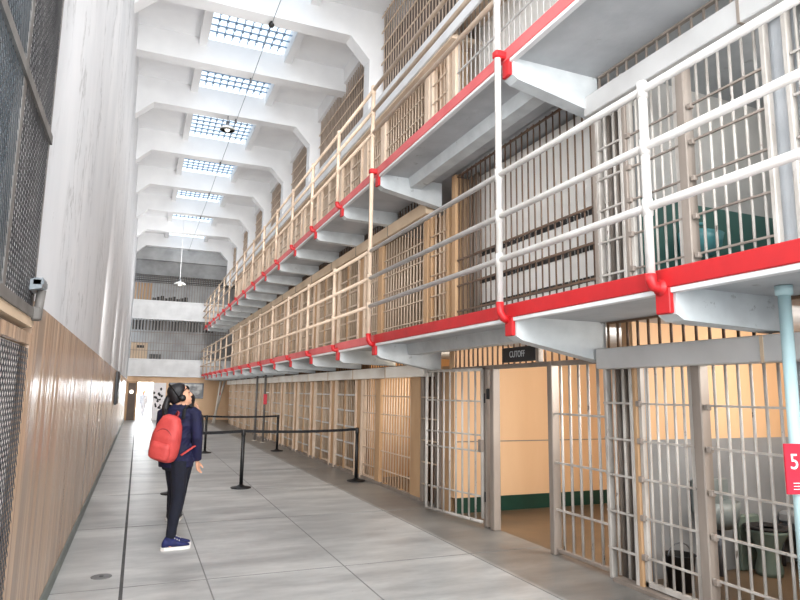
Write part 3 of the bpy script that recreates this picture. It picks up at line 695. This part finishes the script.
# ------------------------------------------------------------------ end wall with its two caged galleries
struct('wall_end', MB().box(XL-.3,-.02,YF+.3,YF+.5,0,2.25).box(.72,7,YF+.3,YF+.5,0,2.25).box(-.02,.72,YF+.3,YF+.5,1.95,2.25), 'orange')
struct('wall_end_upper', MB().box(XL-.3,7,YF+1.1,YF+1.2,2.2,ZC), 'farwall')
struct('wall_end_top', MB().box(XL-.3,5,YF+.0,YF+1.1,8.42,ZC), 'farwall')
struct('wall_end_concrete', MB().box(XL-.3,7,YF+.3,YF+.5,7.62,8.42), mat('dim_grey_concrete',(150,150,150),.8,(122,122,122),1.6,bump=.1))
struct('floor_end', MB().box(-.7,7.2,YF,46,-.1,.001), 'floor')
for (za,zb,lab) in ((2.25,3.16,'lower white balcony parapet across the end wall'),(5.24,6.25,'upper white balcony parapet across the end wall')):
    e = empty('balcony_parapet',(1.5,YF,za),lab,'parapet','end wall parapets')
    MB().bbox(XL,6.85,YF,YF+.12,za,zb,.01).box(XL,6.85,YF+.12,YF+1.05,za+.006,za+.12).build('parapet_wall','farband',e)
    MB().bbox(XL,6.85,YF-.03,YF+.02,zb-.05,zb,.008).bbox(XL,6.85,YF-.03,YF+.02,za,za+.05,.008).build('moulding','beam',e)
for i,(za,zb,lab) in enumerate(((3.16,5.24,'grey barred cage of the lower balcony at end wall'),(6.25,7.62,'grey barred cage of the upper balcony at end wall'))):
    e = empty('balcony_cage',(1.5,YF+.05,za),lab,'cage','end wall cages')
    m = MB(); k = XL+.06
    while k < 6.8: m.box(k-.012,k+.012,YF+.04,YF+.06,za,zb); k += .135
    m.build('cage_bars','post',e)
    m = MB()
    for z in ((4.55,4.0,3.6) if i == 0 else (7.3,)): m.box(XL,6.9,YF+.03,YF+.045,z-.014,z+.014)
    m.build('cage_rail','post' if i == 0 else 'dark',e)
    m = MB(); k = XL+.04
    if i == 0:
        while k < 3.6: m.box(k,k+.085,YF+.2,YF+.24,4.68,5.2); k += .16
        m.build('dark_slots','dark',e)
    else:
        while k < 6.8: m.box(k-.01,k+.01,YF+.07,YF+.09,7.2,7.62); k += .09
        for z in (7.22,7.32,7.42,7.52,7.6): m.box(XL,6.9,YF+.07,YF+.09,z-.014,z+.014)
        m.build('fine_mesh','dark',e)
m = MB()
for k in range(6): m.bbox(XL+.03+k*.15,XL+.12+k*.15,YF+.35,YF+.4,6.25,7.2,.006)
solo('slatted_rack',m,'wood','rust brown slatted rack behind the upper cage at left','rack',(-.2,YF+.37,6.25))
m = MB()
for k in range(9): m.bbox(.38+k*.2,.55+k*.2,YF+.2,YF+.35,6.25,6.42+.06*((k*7)%3),.01)
solo('stored_boxes',m,'dark','low dark row of clutter along the upper parapet','clutter',(1.2,YF+.27,6.25))
e = empty('beige_cabinet',(0,YF+.2,3.16),'beige box cabinet standing behind the lower balcony bars','cabinet')
MB().bbox(-.5,.32,YF+.1,YF+.0-.0+.12+.3,3.16,4.02,.015).build('case','boxbeige',e)
MB().box(-.2,.14,YF+.085,YF+.1,3.72,3.86).build('dark_panel','dark',e)
solo('dark_case',MB().bbox(.42,1.0,YF+.15,YF+.35,3.16,3.42,.01),'black','small dark case beside the beige cabinet on lower balcony','case',(.7,YF+.25,3.16))
# doorway things on the ground
d = bpy.data.objects.new('door_1',None); COL.objects.link(d); d.location = (-.3,YF+.25,0); d['kind'] = 'structure'
MB().box(XL+.01,XL+.09,YF+.2,YF+.32,0,1.98).box(-.1,-.02,YF+.2,YF+.32,0,1.98).box(XL+.01,-.02,YF+.2,YF+.32,1.9,1.98).build('door_frame','wood',d)
MB().box(XL+.09,-.1,YF+.24,YF+.29,0,1.9).build('door_panel', mat('dark_brown_door',(96,78,64),.5,(80,64,52),3), d)
solo('bulkhead_lamp',MB().ell((-.3,YF+.2,1.45),(.09,.05,.09)),'bulb','small glowing lamp on the dark door at end of aisle','lamp',(-.3,YF+.2,1.4))
e = empty('notice_board',(1.02,YF+.2,0),'white board with black shapes beside the bright far doorway','board')
MB().bbox(.72,1.36,YF+.22,YF+.27,.0,1.93,.008).build('panel','signwhite',e)
m = MB(); rr = random.Random(3)
for k in range(16):
    x = .8+rr.random()*.46; z = .5+rr.random()*1.2
    m.loft([[(x+(.03+.04*rr.random())*math.cos(2*PI*i/7),q,z+(.03+.06*rr.random())*math.sin(2*PI*i/7)) for i in range(7)] for q in (YF+.213,YF+.22)],smooth=False)
m.build('black_shapes','dark',e)
e = empty('framed_photograph',(2.4,YF+.25,1.15),'wide grey photograph in dark frame on orange end wall','picture')
MB().bbox(1.5,3.26,YF+.24,YF+.3,1.13,1.95,.01).build('frame','steel',e)
MB().box(1.57,3.19,YF+.232,YF+.24,1.2,1.88).build('print','photo',e)
# bright yard outside the far doorway
struct('wall_yard', MB().box(-3,4,44,44.2,0,4), mat('sunlit_white_wall',(250,248,244),.8,(240,238,232),1))

# ------------------------------------------------------------------ floor cover
e = empty('floor_cover',(-.18,6.23,0),'small round dark metal cover set in the floor near left wall','floor cover')
MB().lathe((-.18,6.23,0),[(0,.0),(.085,.0),(.085,.004),(.075,.006),(0,.006)],24).build('disc','drain',e)
MB().lathe((-.18,6.23,.006),[(.0,0),(.02,.0),(.018,.003),(0,.003)],10).build('centre_screw','joint',e)

# ------------------------------------------------------------------ stanchions and belts
def stanchion(x, y, label, to=None):
    e = empty('stanchion',(x,y,0),label,'stanchion','black queue stanchions')
    MB().lathe((x,y,0),[(0,0),(.165,0),(.17,.008),(.165,.018),(.09,.03),(.05,.045),(.035,.06),(0,.06)],28).build('base','black',e)
    MB().tube((x,y,.05),(x,y,.88),.031,16).build('post','black',e)
    MB().lathe((x,y,.86),[(0,0),(.034,0),(.036,.01),(.036,.085),(.03,.1),(0,.104)],16).build('belt_head','black',e)
    if to:
        a = Vector((x,y,.93)); b = Vector((to[0],to[1],.93)); n = 10; m = MB()
        dd = (b-a).normalized(); pr = Vector((-dd.y,dd.x,0))*.0015
        a += dd*.036; b -= dd*.036
        rings = []
        for i in range(n+1):
            f = i/n; p = a.lerp(b,f); z = -.025*4*f*(1-f)*(b-a).length/2.1
            rings.append([p+pr+Vector((0,0,z-.024)),p-pr+Vector((0,0,z-.024)),p-pr+Vector((0,0,z+.024)),p+pr+Vector((0,0,z+.024))])
        m.loft(rings,smooth=False).build('belt','belt',e)
    return e
stanchion(.60,10.63,'black belt stanchion hidden behind the woman with coral backpack',(1.70,10.91))
stanchion(1.70,10.91,'black belt stanchion standing alone in the aisle, nearest the camera',(3.80,11.13))
stanchion(3.80,11.13,'black belt stanchion close before the cell bars at belt end')
stanchion(.75,17.0,'black belt stanchion in the farther line hidden behind the woman',(1.70,17.08))
stanchion(1.70,17.08,'black belt stanchion in the farther line just right of the woman',(3.58,17.16))
stanchion(3.58,17.16,'black belt stanchion in the farther line beside the cell fronts')

# ------------------------------------------------------------------ people
def fuse(mb, name, m, parent, loc, rotz, voxel, smooth=4, rot=None):
    """join the lofted shapes into one continuous skin"""
    me = bpy.data.meshes.new(name); me.from_pydata(mb.v,[],mb.f)
    o = bpy.data.objects.new(name,me); COL.objects.link(o)
    r = o.modifiers.new('r','REMESH'); r.mode = 'VOXEL'; r.voxel_size = voxel; r.use_smooth_shade = True
    if smooth:
        s = o.modifiers.new('s','SMOOTH'); s.iterations = smooth; s.factor = .5
    dg = bpy.context.evaluated_depsgraph_get(); dg.update()
    me2 = bpy.data.meshes.new_from_object(o.evaluated_get(dg)); bpy.data.objects.remove(o)
    me2.materials.clear(); me2.materials.append(M[m])
    for p in me2.polygons: p.use_smooth = True
    o = bpy.data.objects.new(name,me2); COL.objects.link(o); o.parent = parent
    return o
def ring(cx,cy,z,rx,ry,n=16,p=2.0):
    out = []
    for i in range(n):
        a = 2*PI*i/n; c,s = math.cos(a),math.sin(a)
        out.append((cx+rx*math.copysign(abs(c)**(2/p),c), cy+ry*math.copysign(abs(s)**(2/p),s), z))
    return out
def hand(mb, wrist, d, side, curl=.5, thumb=1, sc=1.0):
    """palm, five unequal bent fingers; d = direction the hand points, side = across the palm"""
    d = Vector(d).normalized(); s = Vector(side).normalized(); n = d.cross(s).normalized(); w = Vector(wrist)
    mb.path([w-d*.01*sc,w+d*.03*sc,w+d*.06*sc,w+d*.088*sc],[(.019*sc,.024*sc),(.017*sc,.034*sc),(.016*sc,.038*sc),(.012*sc,.036*sc)],10) if False else None
    rings = []
    for t,a,b in ((-.01,.022,.017),(.03,.034,.016),(.06,.039,.015),(.088,.037,.012)):
        c = w+d*t*sc; rings.append([c+s*a*sc*math.cos(2*PI*i/12)+n*b*sc*math.sin(2*PI*i/12) for i in range(12)])
    mb.loft(rings[::-1])
    for k,(o,l) in enumerate(((.029,.068),(.010,.078),(-.010,.072),(-.028,.056))):
        p0 = w+d*.08*sc+s*o*sc; c = curl*(1+.12*k)
        p1 = p0+(d*math.cos(c*.5)+n*math.sin(c*.5))*l*.45*sc
        p2 = p1+(d*math.cos(c*1.3)+n*math.sin(c*1.3))*l*.32*sc
        p3 = p2+(d*math.cos(c*2)+n*math.sin(c*2))*l*.25*sc
        mb.path([p0,p1,p2,p3],[.0095*sc,.0088*sc,.008*sc,.0062*sc],8)
    p0 = w+d*.025*sc+s*.025*sc*thumb
    p1 = p0+(d*.6+s*.62*thumb+n*.3)*.035*sc; p2 = p1+(d*.85+s*.25*thumb+n*.45)*.03*sc; p3 = p2+(d*.9+n*.45)*.022*sc
    mb.path([p0,p1,p2,p3],[.013*sc,.011*sc,.010*sc,.007*sc],8)

def person(name, loc, heading, label, group=None, head_yaw=0, head_pitch=0, jacket='navy', trousers='jeans', shoes='shoe', hairlen='tail', vox=.008, arms=None, feet_yaw=(0,0), scale=1.0, hair_m='hair', leg_yaw=0, stride=0):
    """standing figure; local +X is forward, -Y its right-hand side"""
    e = empty(name, loc, label, 'person', group); e.rotation_euler = (0,0,heading)
    e.scale = (scale,)*3
    L = lambda mb: mb
    hp = (.01,0,.0)
    hips = [(.0,-.085,.86),(.0,.085,.86)]
    knees = [(.03,-.068,.475),(.02,.066,.475)]
    ank = [(-.0,-.055,.085),(-.015,.05,.085)]
    ry_ = Matrix.Rotation(leg_yaw,4,'Z'); sh = lambda q,i: tuple(ry_ @ (Vector(q)+Vector((stride*(-1,1)[i]*(1 if q[2] < .2 else .5 if q[2] < .6 else 0),0,0))))
    hips, knees, ank = [[sh(q,i) for i,q in enumerate(z)] for z in (hips,knees,ank)]
    arms = arms or [[(0,-.175,1.335),(-.02,-.215,1.08),(.045,-.22,.845)],[(0,.175,1.335),(-.02,.22,1.08),(.06,.215,.85)]]
    # ---- body
    b = MB()
    for i in (0,1):
        b.path([hips[i],knees[i],(ank[i][0]*.6+knees[i][0]*.4-.012,ank[i][1]*.6+knees[i][1]*.4,.3),ank[i],(ank[i][0],ank[i][1],.03)],[.066,.044,.034,.030,.032],10)
    b.loft([ring(0,0,.82,.09,.13),ring(0,0,.95,.085,.13),ring(0,0,1.06,.08,.115),ring(0,0,1.22,.09,.135),ring(0,0,1.33,.075,.14),ring(0,0,1.385,.05,.07),ring(.0,0,1.42,.045,.047)])
    for q,A in enumerate(arms):
        b.path([Vector(A[0])-Vector((0,0,.0)),A[1],A[2]],[.042,.034,.024],10)
        dd = (Vector(A[2])-Vector(A[1])).normalized()
        hand(b, A[2], (dd+Vector((.12,0,0))).normalized(), (1,0,0) if abs(dd.x) < .8 else (0,0,1), .45 if q == 0 else .7, 1)
    # head (own frame about the skull base, then turned)
    H = MB()
    H.loft([ring(.0,0,-.10,.046,.048),ring(-.0,0,-.05,.048,.05)])
    prof = [(-.085,.045,.016,.028),(-.075,.04,.04,.04),(-.05,.025,.062,.052),(-.02,.012,.078,.062),(.02,.004,.09,.070),(.06,.0,.096,.074),(.10,-.005,.09,.07),(.13,-.01,.068,.054),(.148,-.012,.03,.024)]
    H.loft([ring(cx,0,z,rx,ry,18,2.2) for z,cx,rx,ry in prof])
    H.path([(.088,0,.03),(.103,0,.005),(.108,0,-.012),(.092,0,-.018)],[.009,.012,.014,.008],8)   # nose
    H.path([(.082,-.02,-.042),(.09,0,-.040),(.082,.02,-.042)],[.005,.008,.005],8)                # lips
    H.path([(.082,-.02,-.052),(.089,0,-.054),(.082,.02,-.052)],[.005,.008,.005],8)
    H.path([(.075,-.05,.04),(.095,-.02,.045),(.095,.02,.045),(.075,.05,.04)],[.008,.01,.01,.008],8)  # brow
    H.ell((.062,0,-.078),(.022,.022,.018))                                                        # chin
    for sy in (-1,1): H.loft([[(-.0+a*math.cos(2*PI*i/10),sy*(.07+q),.0+b2*math.sin(2*PI*i/10)) for i in range(10)] for q,a,b2 in ((-.006,.014,.024),(.008,.019,.032),(.013,.016,.028))])
    R = Matrix.Translation((.012,0,1.475)) @ Matrix.Rotation(head_yaw,4,'Z') @ Matrix.Rotation(-head_pitch,4,'Y')
    T = lambda mb: [tuple(R @ Vector(v)) for v in mb.v]
    H.v = T(H); b.add(H.v,H.f)
    body = fuse(b,'body','skin',e,loc,0,min(vox,.0065),3)
    # eyes
    ey = MB()
    for sy in (-.03,.03): ey.ell((.086,sy,.022),(.008,.012,.007),8,6)
    ey.v = T(ey); o = ey.build('eyes','glasses'); o.parent = e
    # ---- hair
    h = MB()
    h.loft([ring(cx,0,z,rx,ry,18,2.2) for z,cx,rx,ry in ((-.03,-.045,.055,.062),(.0,-.035,.075,.076),(.04,-.025,.088,.084),(.08,-.015,.098,.086),(.12,-.012,.092,.078),(.15,-.014,.066,.055),(.163,-.014,.03,.024))])
    if hairlen == 'tail':
        h.path([(-.08,0,.06),(-.115,.0,.05),(-.135,.0,.03)],[.03,.03,.03],10)
    h.v = T(h)
    if hairlen == 'tail':
        p = R @ Vector((-.132,0,.035)); bk = Vector((math.cos(head_yaw),math.sin(head_yaw),0))
        h.path([p,p-bk*.012+Vector((0,0,-.07)),p-bk*.004+Vector((0,0,-.16)),p+bk*.012+Vector((0,0,-.25)),p+bk*.03+Vector((0,0,-.31))],[.028,.037,.035,.027,.01],10)
    if hairlen == 'long':
        p = R @ Vector((-.05,0,.02))
        h.path([p,p+Vector((-.03,0,-.1)),p+Vector((-.04,0,-.22)),p+Vector((-.03,0,-.32))],[(.085,.06),(.1,.055),(.095,.05),(.07,.03)],12)
    fuse(h,'hair',hair_m,e,loc,0,vox,3)
    # ---- jacket
    j = MB()
    j.loft([ring(-.005,0,.79,.125,.172,18,2.3),ring(-.005,0,.86,.13,.178,18,2.3),ring(-.005,0,.96,.122,.168),ring(-.005,0,1.08,.116,.155),ring(0,0,1.2,.122,.172),ring(-.002,0,1.3,.11,.185),ring(-.006,0,1.36,.088,.155),ring(-.006,0,1.395,.07,.09),ring(-.004,0,1.425,.062,.066)])
    for A in arms:
        a0,a1,a2 = [Vector(q) for q in A]
        j.path([a0+Vector((0,-a0.y*.25,.0)),a0+Vector((0,0,-.02)),a0.lerp(a1,.5),a1,a1.lerp(a2,.5),a2+(a1-a2)*.04],[.066,.068,.06,.054,.048,.043],12)
    fuse(j,'jacket',jacket,e,loc,0,vox,3)
    # ---- trousers
    t = MB()
    t.loft([ring(0,0,.76,.115,.135),ring(-.005,0,.84,.125,.16),ring(0,0,.95,.105,.15)])
    for i in (0,1):
        a = Vector(hips[i]); k = Vector(knees[i]); n2 = Vector(ank[i])
        t.path([a,a.lerp(k,.4),k,k.lerp(n2,.4)+Vector((-.012,0,0)),n2+Vector((0,0,.025))],[.094,.083,.062,.057,.045],12)
    fuse(t,'trousers',trousers,e,loc,0,vox,3)
    # ---- shoes
    for i in (0,1):
        ax,ay = ank[i][0],ank[i][1]; Rf = Matrix.Translation((ax,ay,0)) @ Matrix.Rotation(feet_yaw[i],4,'Z')
        s = MB()
        rg = lambda x,zt,w,zb=.022: [Rf @ Vector((x,w*math.cos(2*PI*k/14),zb+(zt-zb)*(.5+.5*math.sin(2*PI*k/14)))) for k in range(14)]
        s.loft([rg(-.075,.07,.022),rg(-.06,.105,.036),rg(-.02,.12,.04),(rg(.03,.105,.042)),rg(.09,.078,.045),rg(.15,.058,.043),rg(.185,.046,.026),rg(.19,.04,.012)])
        s.path([Rf @ Vector((-.005,0,.08)),Rf @ Vector((-.005,0,.125))],[.042,.044],12)
        sh = fuse(s,'shoe',shoes,e,loc,0,.007,2)
        so = MB()
        pr = [(-.085,.02),(-.06,.042),(0,.04),(.06,.045),(.12,.05),(.165,.044),(.195,.022)]
        outl = [(x,w) for x,w in pr]+[(x,-w) for x,w in pr[::-1]]
        so.loft([[Rf @ Vector((x,y,z)) for x,y in outl] for z in (0.0,.028)],smooth=False)
        so = so.build('sole','sole'); so.parent = sh
        la = MB()
        for q in range(4):
            p = .02+q*.022; la.tube(Rf @ Vector((p,-.022,.114-q*.011)),Rf @ Vector((p+.006,.022,.114-q*.011)),.004,5)
        la = la.build('laces','sole'); la.parent = sh
    return e

W = person('person',(.425,7.08,0),math.radians(60),'person in navy jacket and dark jeans gazing up, coral backpack on back',head_yaw=math.radians(-54),head_pitch=math.radians(24),feet_yaw=(math.radians(-52),math.radians(-44)),vox=.0085,scale=1.035,leg_yaw=math.radians(-42),stride=.035,
    arms=[[(0,-.17,1.335),(-.015,-.215,1.08),(.07,-.19,.845)],[(0,.17,1.335),(.05,.22,1.08),(.12,.17,.87)]])
# things the woman carries: backpack, headset, sunglasses (in her own frame)
WM = Matrix.Translation(W.location) @ Matrix.Rotation(math.radians(60),4,'Z') @ Matrix.Scale(1.035,4)
def worn(name, label, cat, base):
    e = empty(name, WM @ Vector(base), label, cat); e.rotation_euler = (0,0,math.radians(60)); e.scale = (1.035,)*3; return e
def local(mb, base):
    mb.v = [tuple(Vector(v)-Vector(base)) for v in mb.v]; return mb
def attach(o, e): o.parent = e; return o
bs = (-.2,.0,.86)
e = worn('backpack','coral red backpack slung low on the back of the woman in navy','backpack',bs)
TL = Matrix.Translation((-.2,-.025,1.095)) @ Matrix.Rotation(math.radians(13),4,'X') @ Matrix.Rotation(math.radians(-7),4,'Y') @ Matrix.Translation((.2,.01,-1.07))
def bagged(mb):
    mb.v = [tuple(TL @ Vector(v)) for v in mb.v]; return local(mb,bs)
B = MB()
rows = [(.83,.05,.10),(.845,.082,.142),(.89,.098,.165),(.98,.10,.172),(1.08,.095,.168),(1.18,.082,.145),(1.26,.062,.105),(1.285,.03,.06)]
B.loft([ring(-.222+(.012 if z > 1.1 else 0),.02,z,rx*.95,ry*.84,20,2.8) for z,rx,ry in rows])
o = attach(fuse(bagged(B),'bag_body','coral',e,None,0,.009,3),e)
B = MB(); B.loft([ring(-.3,.02,z,rx,ry*.82,18,2.8) for z,rx,ry in ((.86,.03,.09),(.875,.05,.125),(.93,.052,.135),(1.0,.045,.125),(1.03,.02,.10))])
attach(fuse(bagged(B),'front_pocket','coral',e,None,0,.009,2),e)
B = MB(); B.path([(-.29,.02+.10*math.cos(a),1.03+.13*math.sin(a)) for a in [PI*i/12 for i in range(13)]],.007,6)
attach(bagged(B).build('zip','coraldark'),e)
B = MB(); B.path([(-.2,-.03,1.27),(-.18,-.03,1.32),(-.15,.0,1.32),(-.14,.02,1.27)],.009,8); attach(bagged(B).build('grab_loop','coraldark'),e)
for sy in (-.10,.10):
    B = MB(); B.path([(-.15,sy-.02,1.27),(-.10,sy,1.36),(-.03,sy,1.402),(.07,sy*1.05,1.35),(.125,sy*1.2,1.15)],[(.018,.006)]*5,8)
    attach(local(B,bs).build('shoulder_strap','belt'),e,)
    B = MB(); B.path([(.125,sy*1.2,1.15),(.08,sy*1.8,1.06),(-.03,sy*2.0,1.0),(-.17,sy*1.3,.92)],[(.02,.008)]*4,8)
    attach(local(B,bs).build('lower_strap','coral'),e)
RH = Matrix.Translation((.012,0,1.475)) @ Matrix.Rotation(math.radians(-54),4,'Z') @ Matrix.Rotation(-math.radians(24),4,'Y')
e = worn('headset','black audio tour headset worn over the dark hair of the woman in navy','headset',(.012,0,1.475))
B = MB(); B.path([RH @ Vector((-.03-.03*math.sin(a),.096*math.cos(a),.02+.155*math.sin(a))) for a in [PI*i/14 for i in range(15)]],[(.005,.011)]*15,8)
attach(local(B,(.012,0,1.475)).build('headband','black'),e)
for sy in (-1,1):
    B = MB(); B.path([RH @ Vector((.0,sy*.085,.0)),RH @ Vector((.0,sy*.107,.0))],[.036,.032],14)
    attach(local(B,(.012,0,1.475)).build('ear_pad','black'),e)
e = worn('sunglasses','dark sunglasses pushed up over the forehead of the woman in navy','sunglasses',(.012,0,1.475))
B = MB()
for sy in (-.034,.034): B.loft([[RH @ Vector((.092+q-.1*abs(sy)*0,sy+.029*math.cos(2*PI*i/12),.075+.022*math.sin(2*PI*i/12))) for i in range(12)] for q in (.0,.008)])
attach(local(B,(.012,0,1.475)).build('lenses','glasses'),e)
B = MB()
for sy in (-1,1): B.path([RH @ Vector((.094,sy*.06,.08)),RH @ Vector((.03,sy*.088,.06))],.004,6)
attach(local(B,(.012,0,1.475)).build('temples','glasses'),e)

P2 = person('person',(.52,8.55,0),math.radians(80),'person with long black hair mostly hidden behind the woman with coral backpack',head_yaw=0,head_pitch=math.radians(8),jacket='darkcloth',trousers='jeans',shoes='black',hairlen='long',vox=.012,scale=.965,
    arms=[[(0,-.16,1.335),(.09,-.19,1.12),(.12,-.135,1.38)],[(0,.16,1.335),(.05,.16,1.1),(.16,.08,.95)]])
P2.rotation_euler = (.062,0,math.radians(80))   # weight on one hip, leaning a little
person('person',(.32,37.6,0),math.radians(-90),'person in pale clothes standing in the bright far doorway',head_yaw=0,jacket='palecloth',trousers='palecloth',shoes='palecloth',hairlen='short',vox=.02,scale=.93,hair_m='wood')

# ------------------------------------------------------------------ daylight, lamps and added fill lights
w = bpy.data.worlds.new('daylight'); scn.world = w; w.use_nodes = True
bg = w.node_tree.nodes['Background']; bg.inputs['Color'].default_value = (.80,.90,1,1); bg.inputs['Strength'].default_value = 1.9

def area(name, loc, target, sx, sy, power, color=(1,1,1)):
    l = bpy.data.lights.new(name,'AREA'); l.shape = 'RECTANGLE'; l.size = sx; l.size_y = sy; l.energy = power; l.color = color
    o = bpy.data.objects.new(name,l); COL.objects.link(o); o.location = loc
    o.rotation_euler = (Vector(target)-Vector(loc)).to_track_quat('-Z','Y').to_euler()
    return o
# added fill lights out of view; no windows are built at these spots
area('rear_fill',(1.6,-1.8,4.8),(1.9,14,4.2),4.2,6.0,560,(1,.99,.97))
area('left_fill',(-.5,-1.2,4.4),(4.0,4.6,4.2),3.0,4.5,130,(.97,.99,1))
area('high_left_fill',(XL+.04,1.0,7.4),(4.4,6.4,3.4),4.0,2.6,150,(.97,.99,1))
area('right_rear_fill',(3.9,-1.7,6.0),(-.55,9,4.6),2.0,4.0,190,(1,.99,.97))
# added sun fill through the unbuilt rear end, reaching the whole hall
sl = bpy.data.lights.new('rear_sun_fill','SUN'); sl.energy = 1.2; sl.angle = math.radians(14)
so_ = bpy.data.objects.new('rear_sun_fill',sl); COL.objects.link(so_); so_.location = (1.7,-6,5); so_.rotation_euler = Vector((.10,1,-.02)).to_track_quat('-Z','Y').to_euler()
# added fill lights in mid-air along the hall, not fixtures of the building
for k in range(10):
    yy = 5.5+2.7*k
    area('hall_fill',(2.2,yy,6.6),(-.3,yy+3.6,6.5),1.2,2.2,50 if k < 8 else 85)
for k in range(5):  # added low fill aimed at the ground tier cells
    area('aisle_fill',(.1,9.5+4.6*k,3.0),(3.6,14.5+4.6*k,1.6),1.2,1.0,50,(1,.98,.95))
area('aisle_fill',(.2,3.2,4.4),(4.2,6.2,3.6),1.2,1.2,70)  # added fill to brighten the middle tier sheeting
# passage and cell lamps
area('passage_light',(5.0,4.85,1.9),(5.0,7.8,1.1),1.2,.5,66,(1,.95,.88))
area('cell_light',(5.2,2.95,1.95),(5.2,4.5,1.3),1.6,.3,40,(1,.95,.88))
area('cell_light',(5.2,2.95,4.4),(5.2,4.5,3.6),1.6,.3,14,(1,.98,.95))
area('cell_light',(4.9,9.2,1.9),(4.9,11.5,1.2),1.2,.4,30,(1,.86,.68))
area('yard_light',(.4,38.6,3.6),(.4,43.5,1.0),3,2,4000,(1,.98,.95))
area('yard_light',(.6,43.6,2.2),(.3,34,0.4),3,3,700,(.9,.95,1))

# ------------------------------------------------------------------ camera (solved from the vanishing points)
cam = bpy.data.cameras.new('camera'); co = bpy.data.objects.new('camera',cam); COL.objects.link(co)
cam.sensor_width = 36; cam.sensor_fit = 'HORIZONTAL'; cam.lens = 621.0/800*36; cam.clip_start = .05; cam.clip_end = 200
def ray(x,y): return Vector((x-400,y-300,621.0)).normalized()
vy = ray(138,388.5); vz = ray(461,-3900); vz = (vz-vy*vz.dot(vy)).normalized(); vx = vy.cross(vz)
R = Matrix((vx,vy,vz))                      # camera (right, down, forward) -> world
right = R @ Vector((1,0,0)); up = R @ Vector((0,-1,0)); back = R @ Vector((0,0,-1))
co.matrix_world = Matrix(((right.x,up.x,back.x,0),(right.y,up.y,back.y,0),(right.z,up.z,back.z,1.62),(0,0,0,1)))
scn.camera = co
scn.view_settings.view_transform = 'Standard'; scn.view_settings.look = 'None'; scn.view_settings.exposure = 0; scn.view_settings.gamma = 1
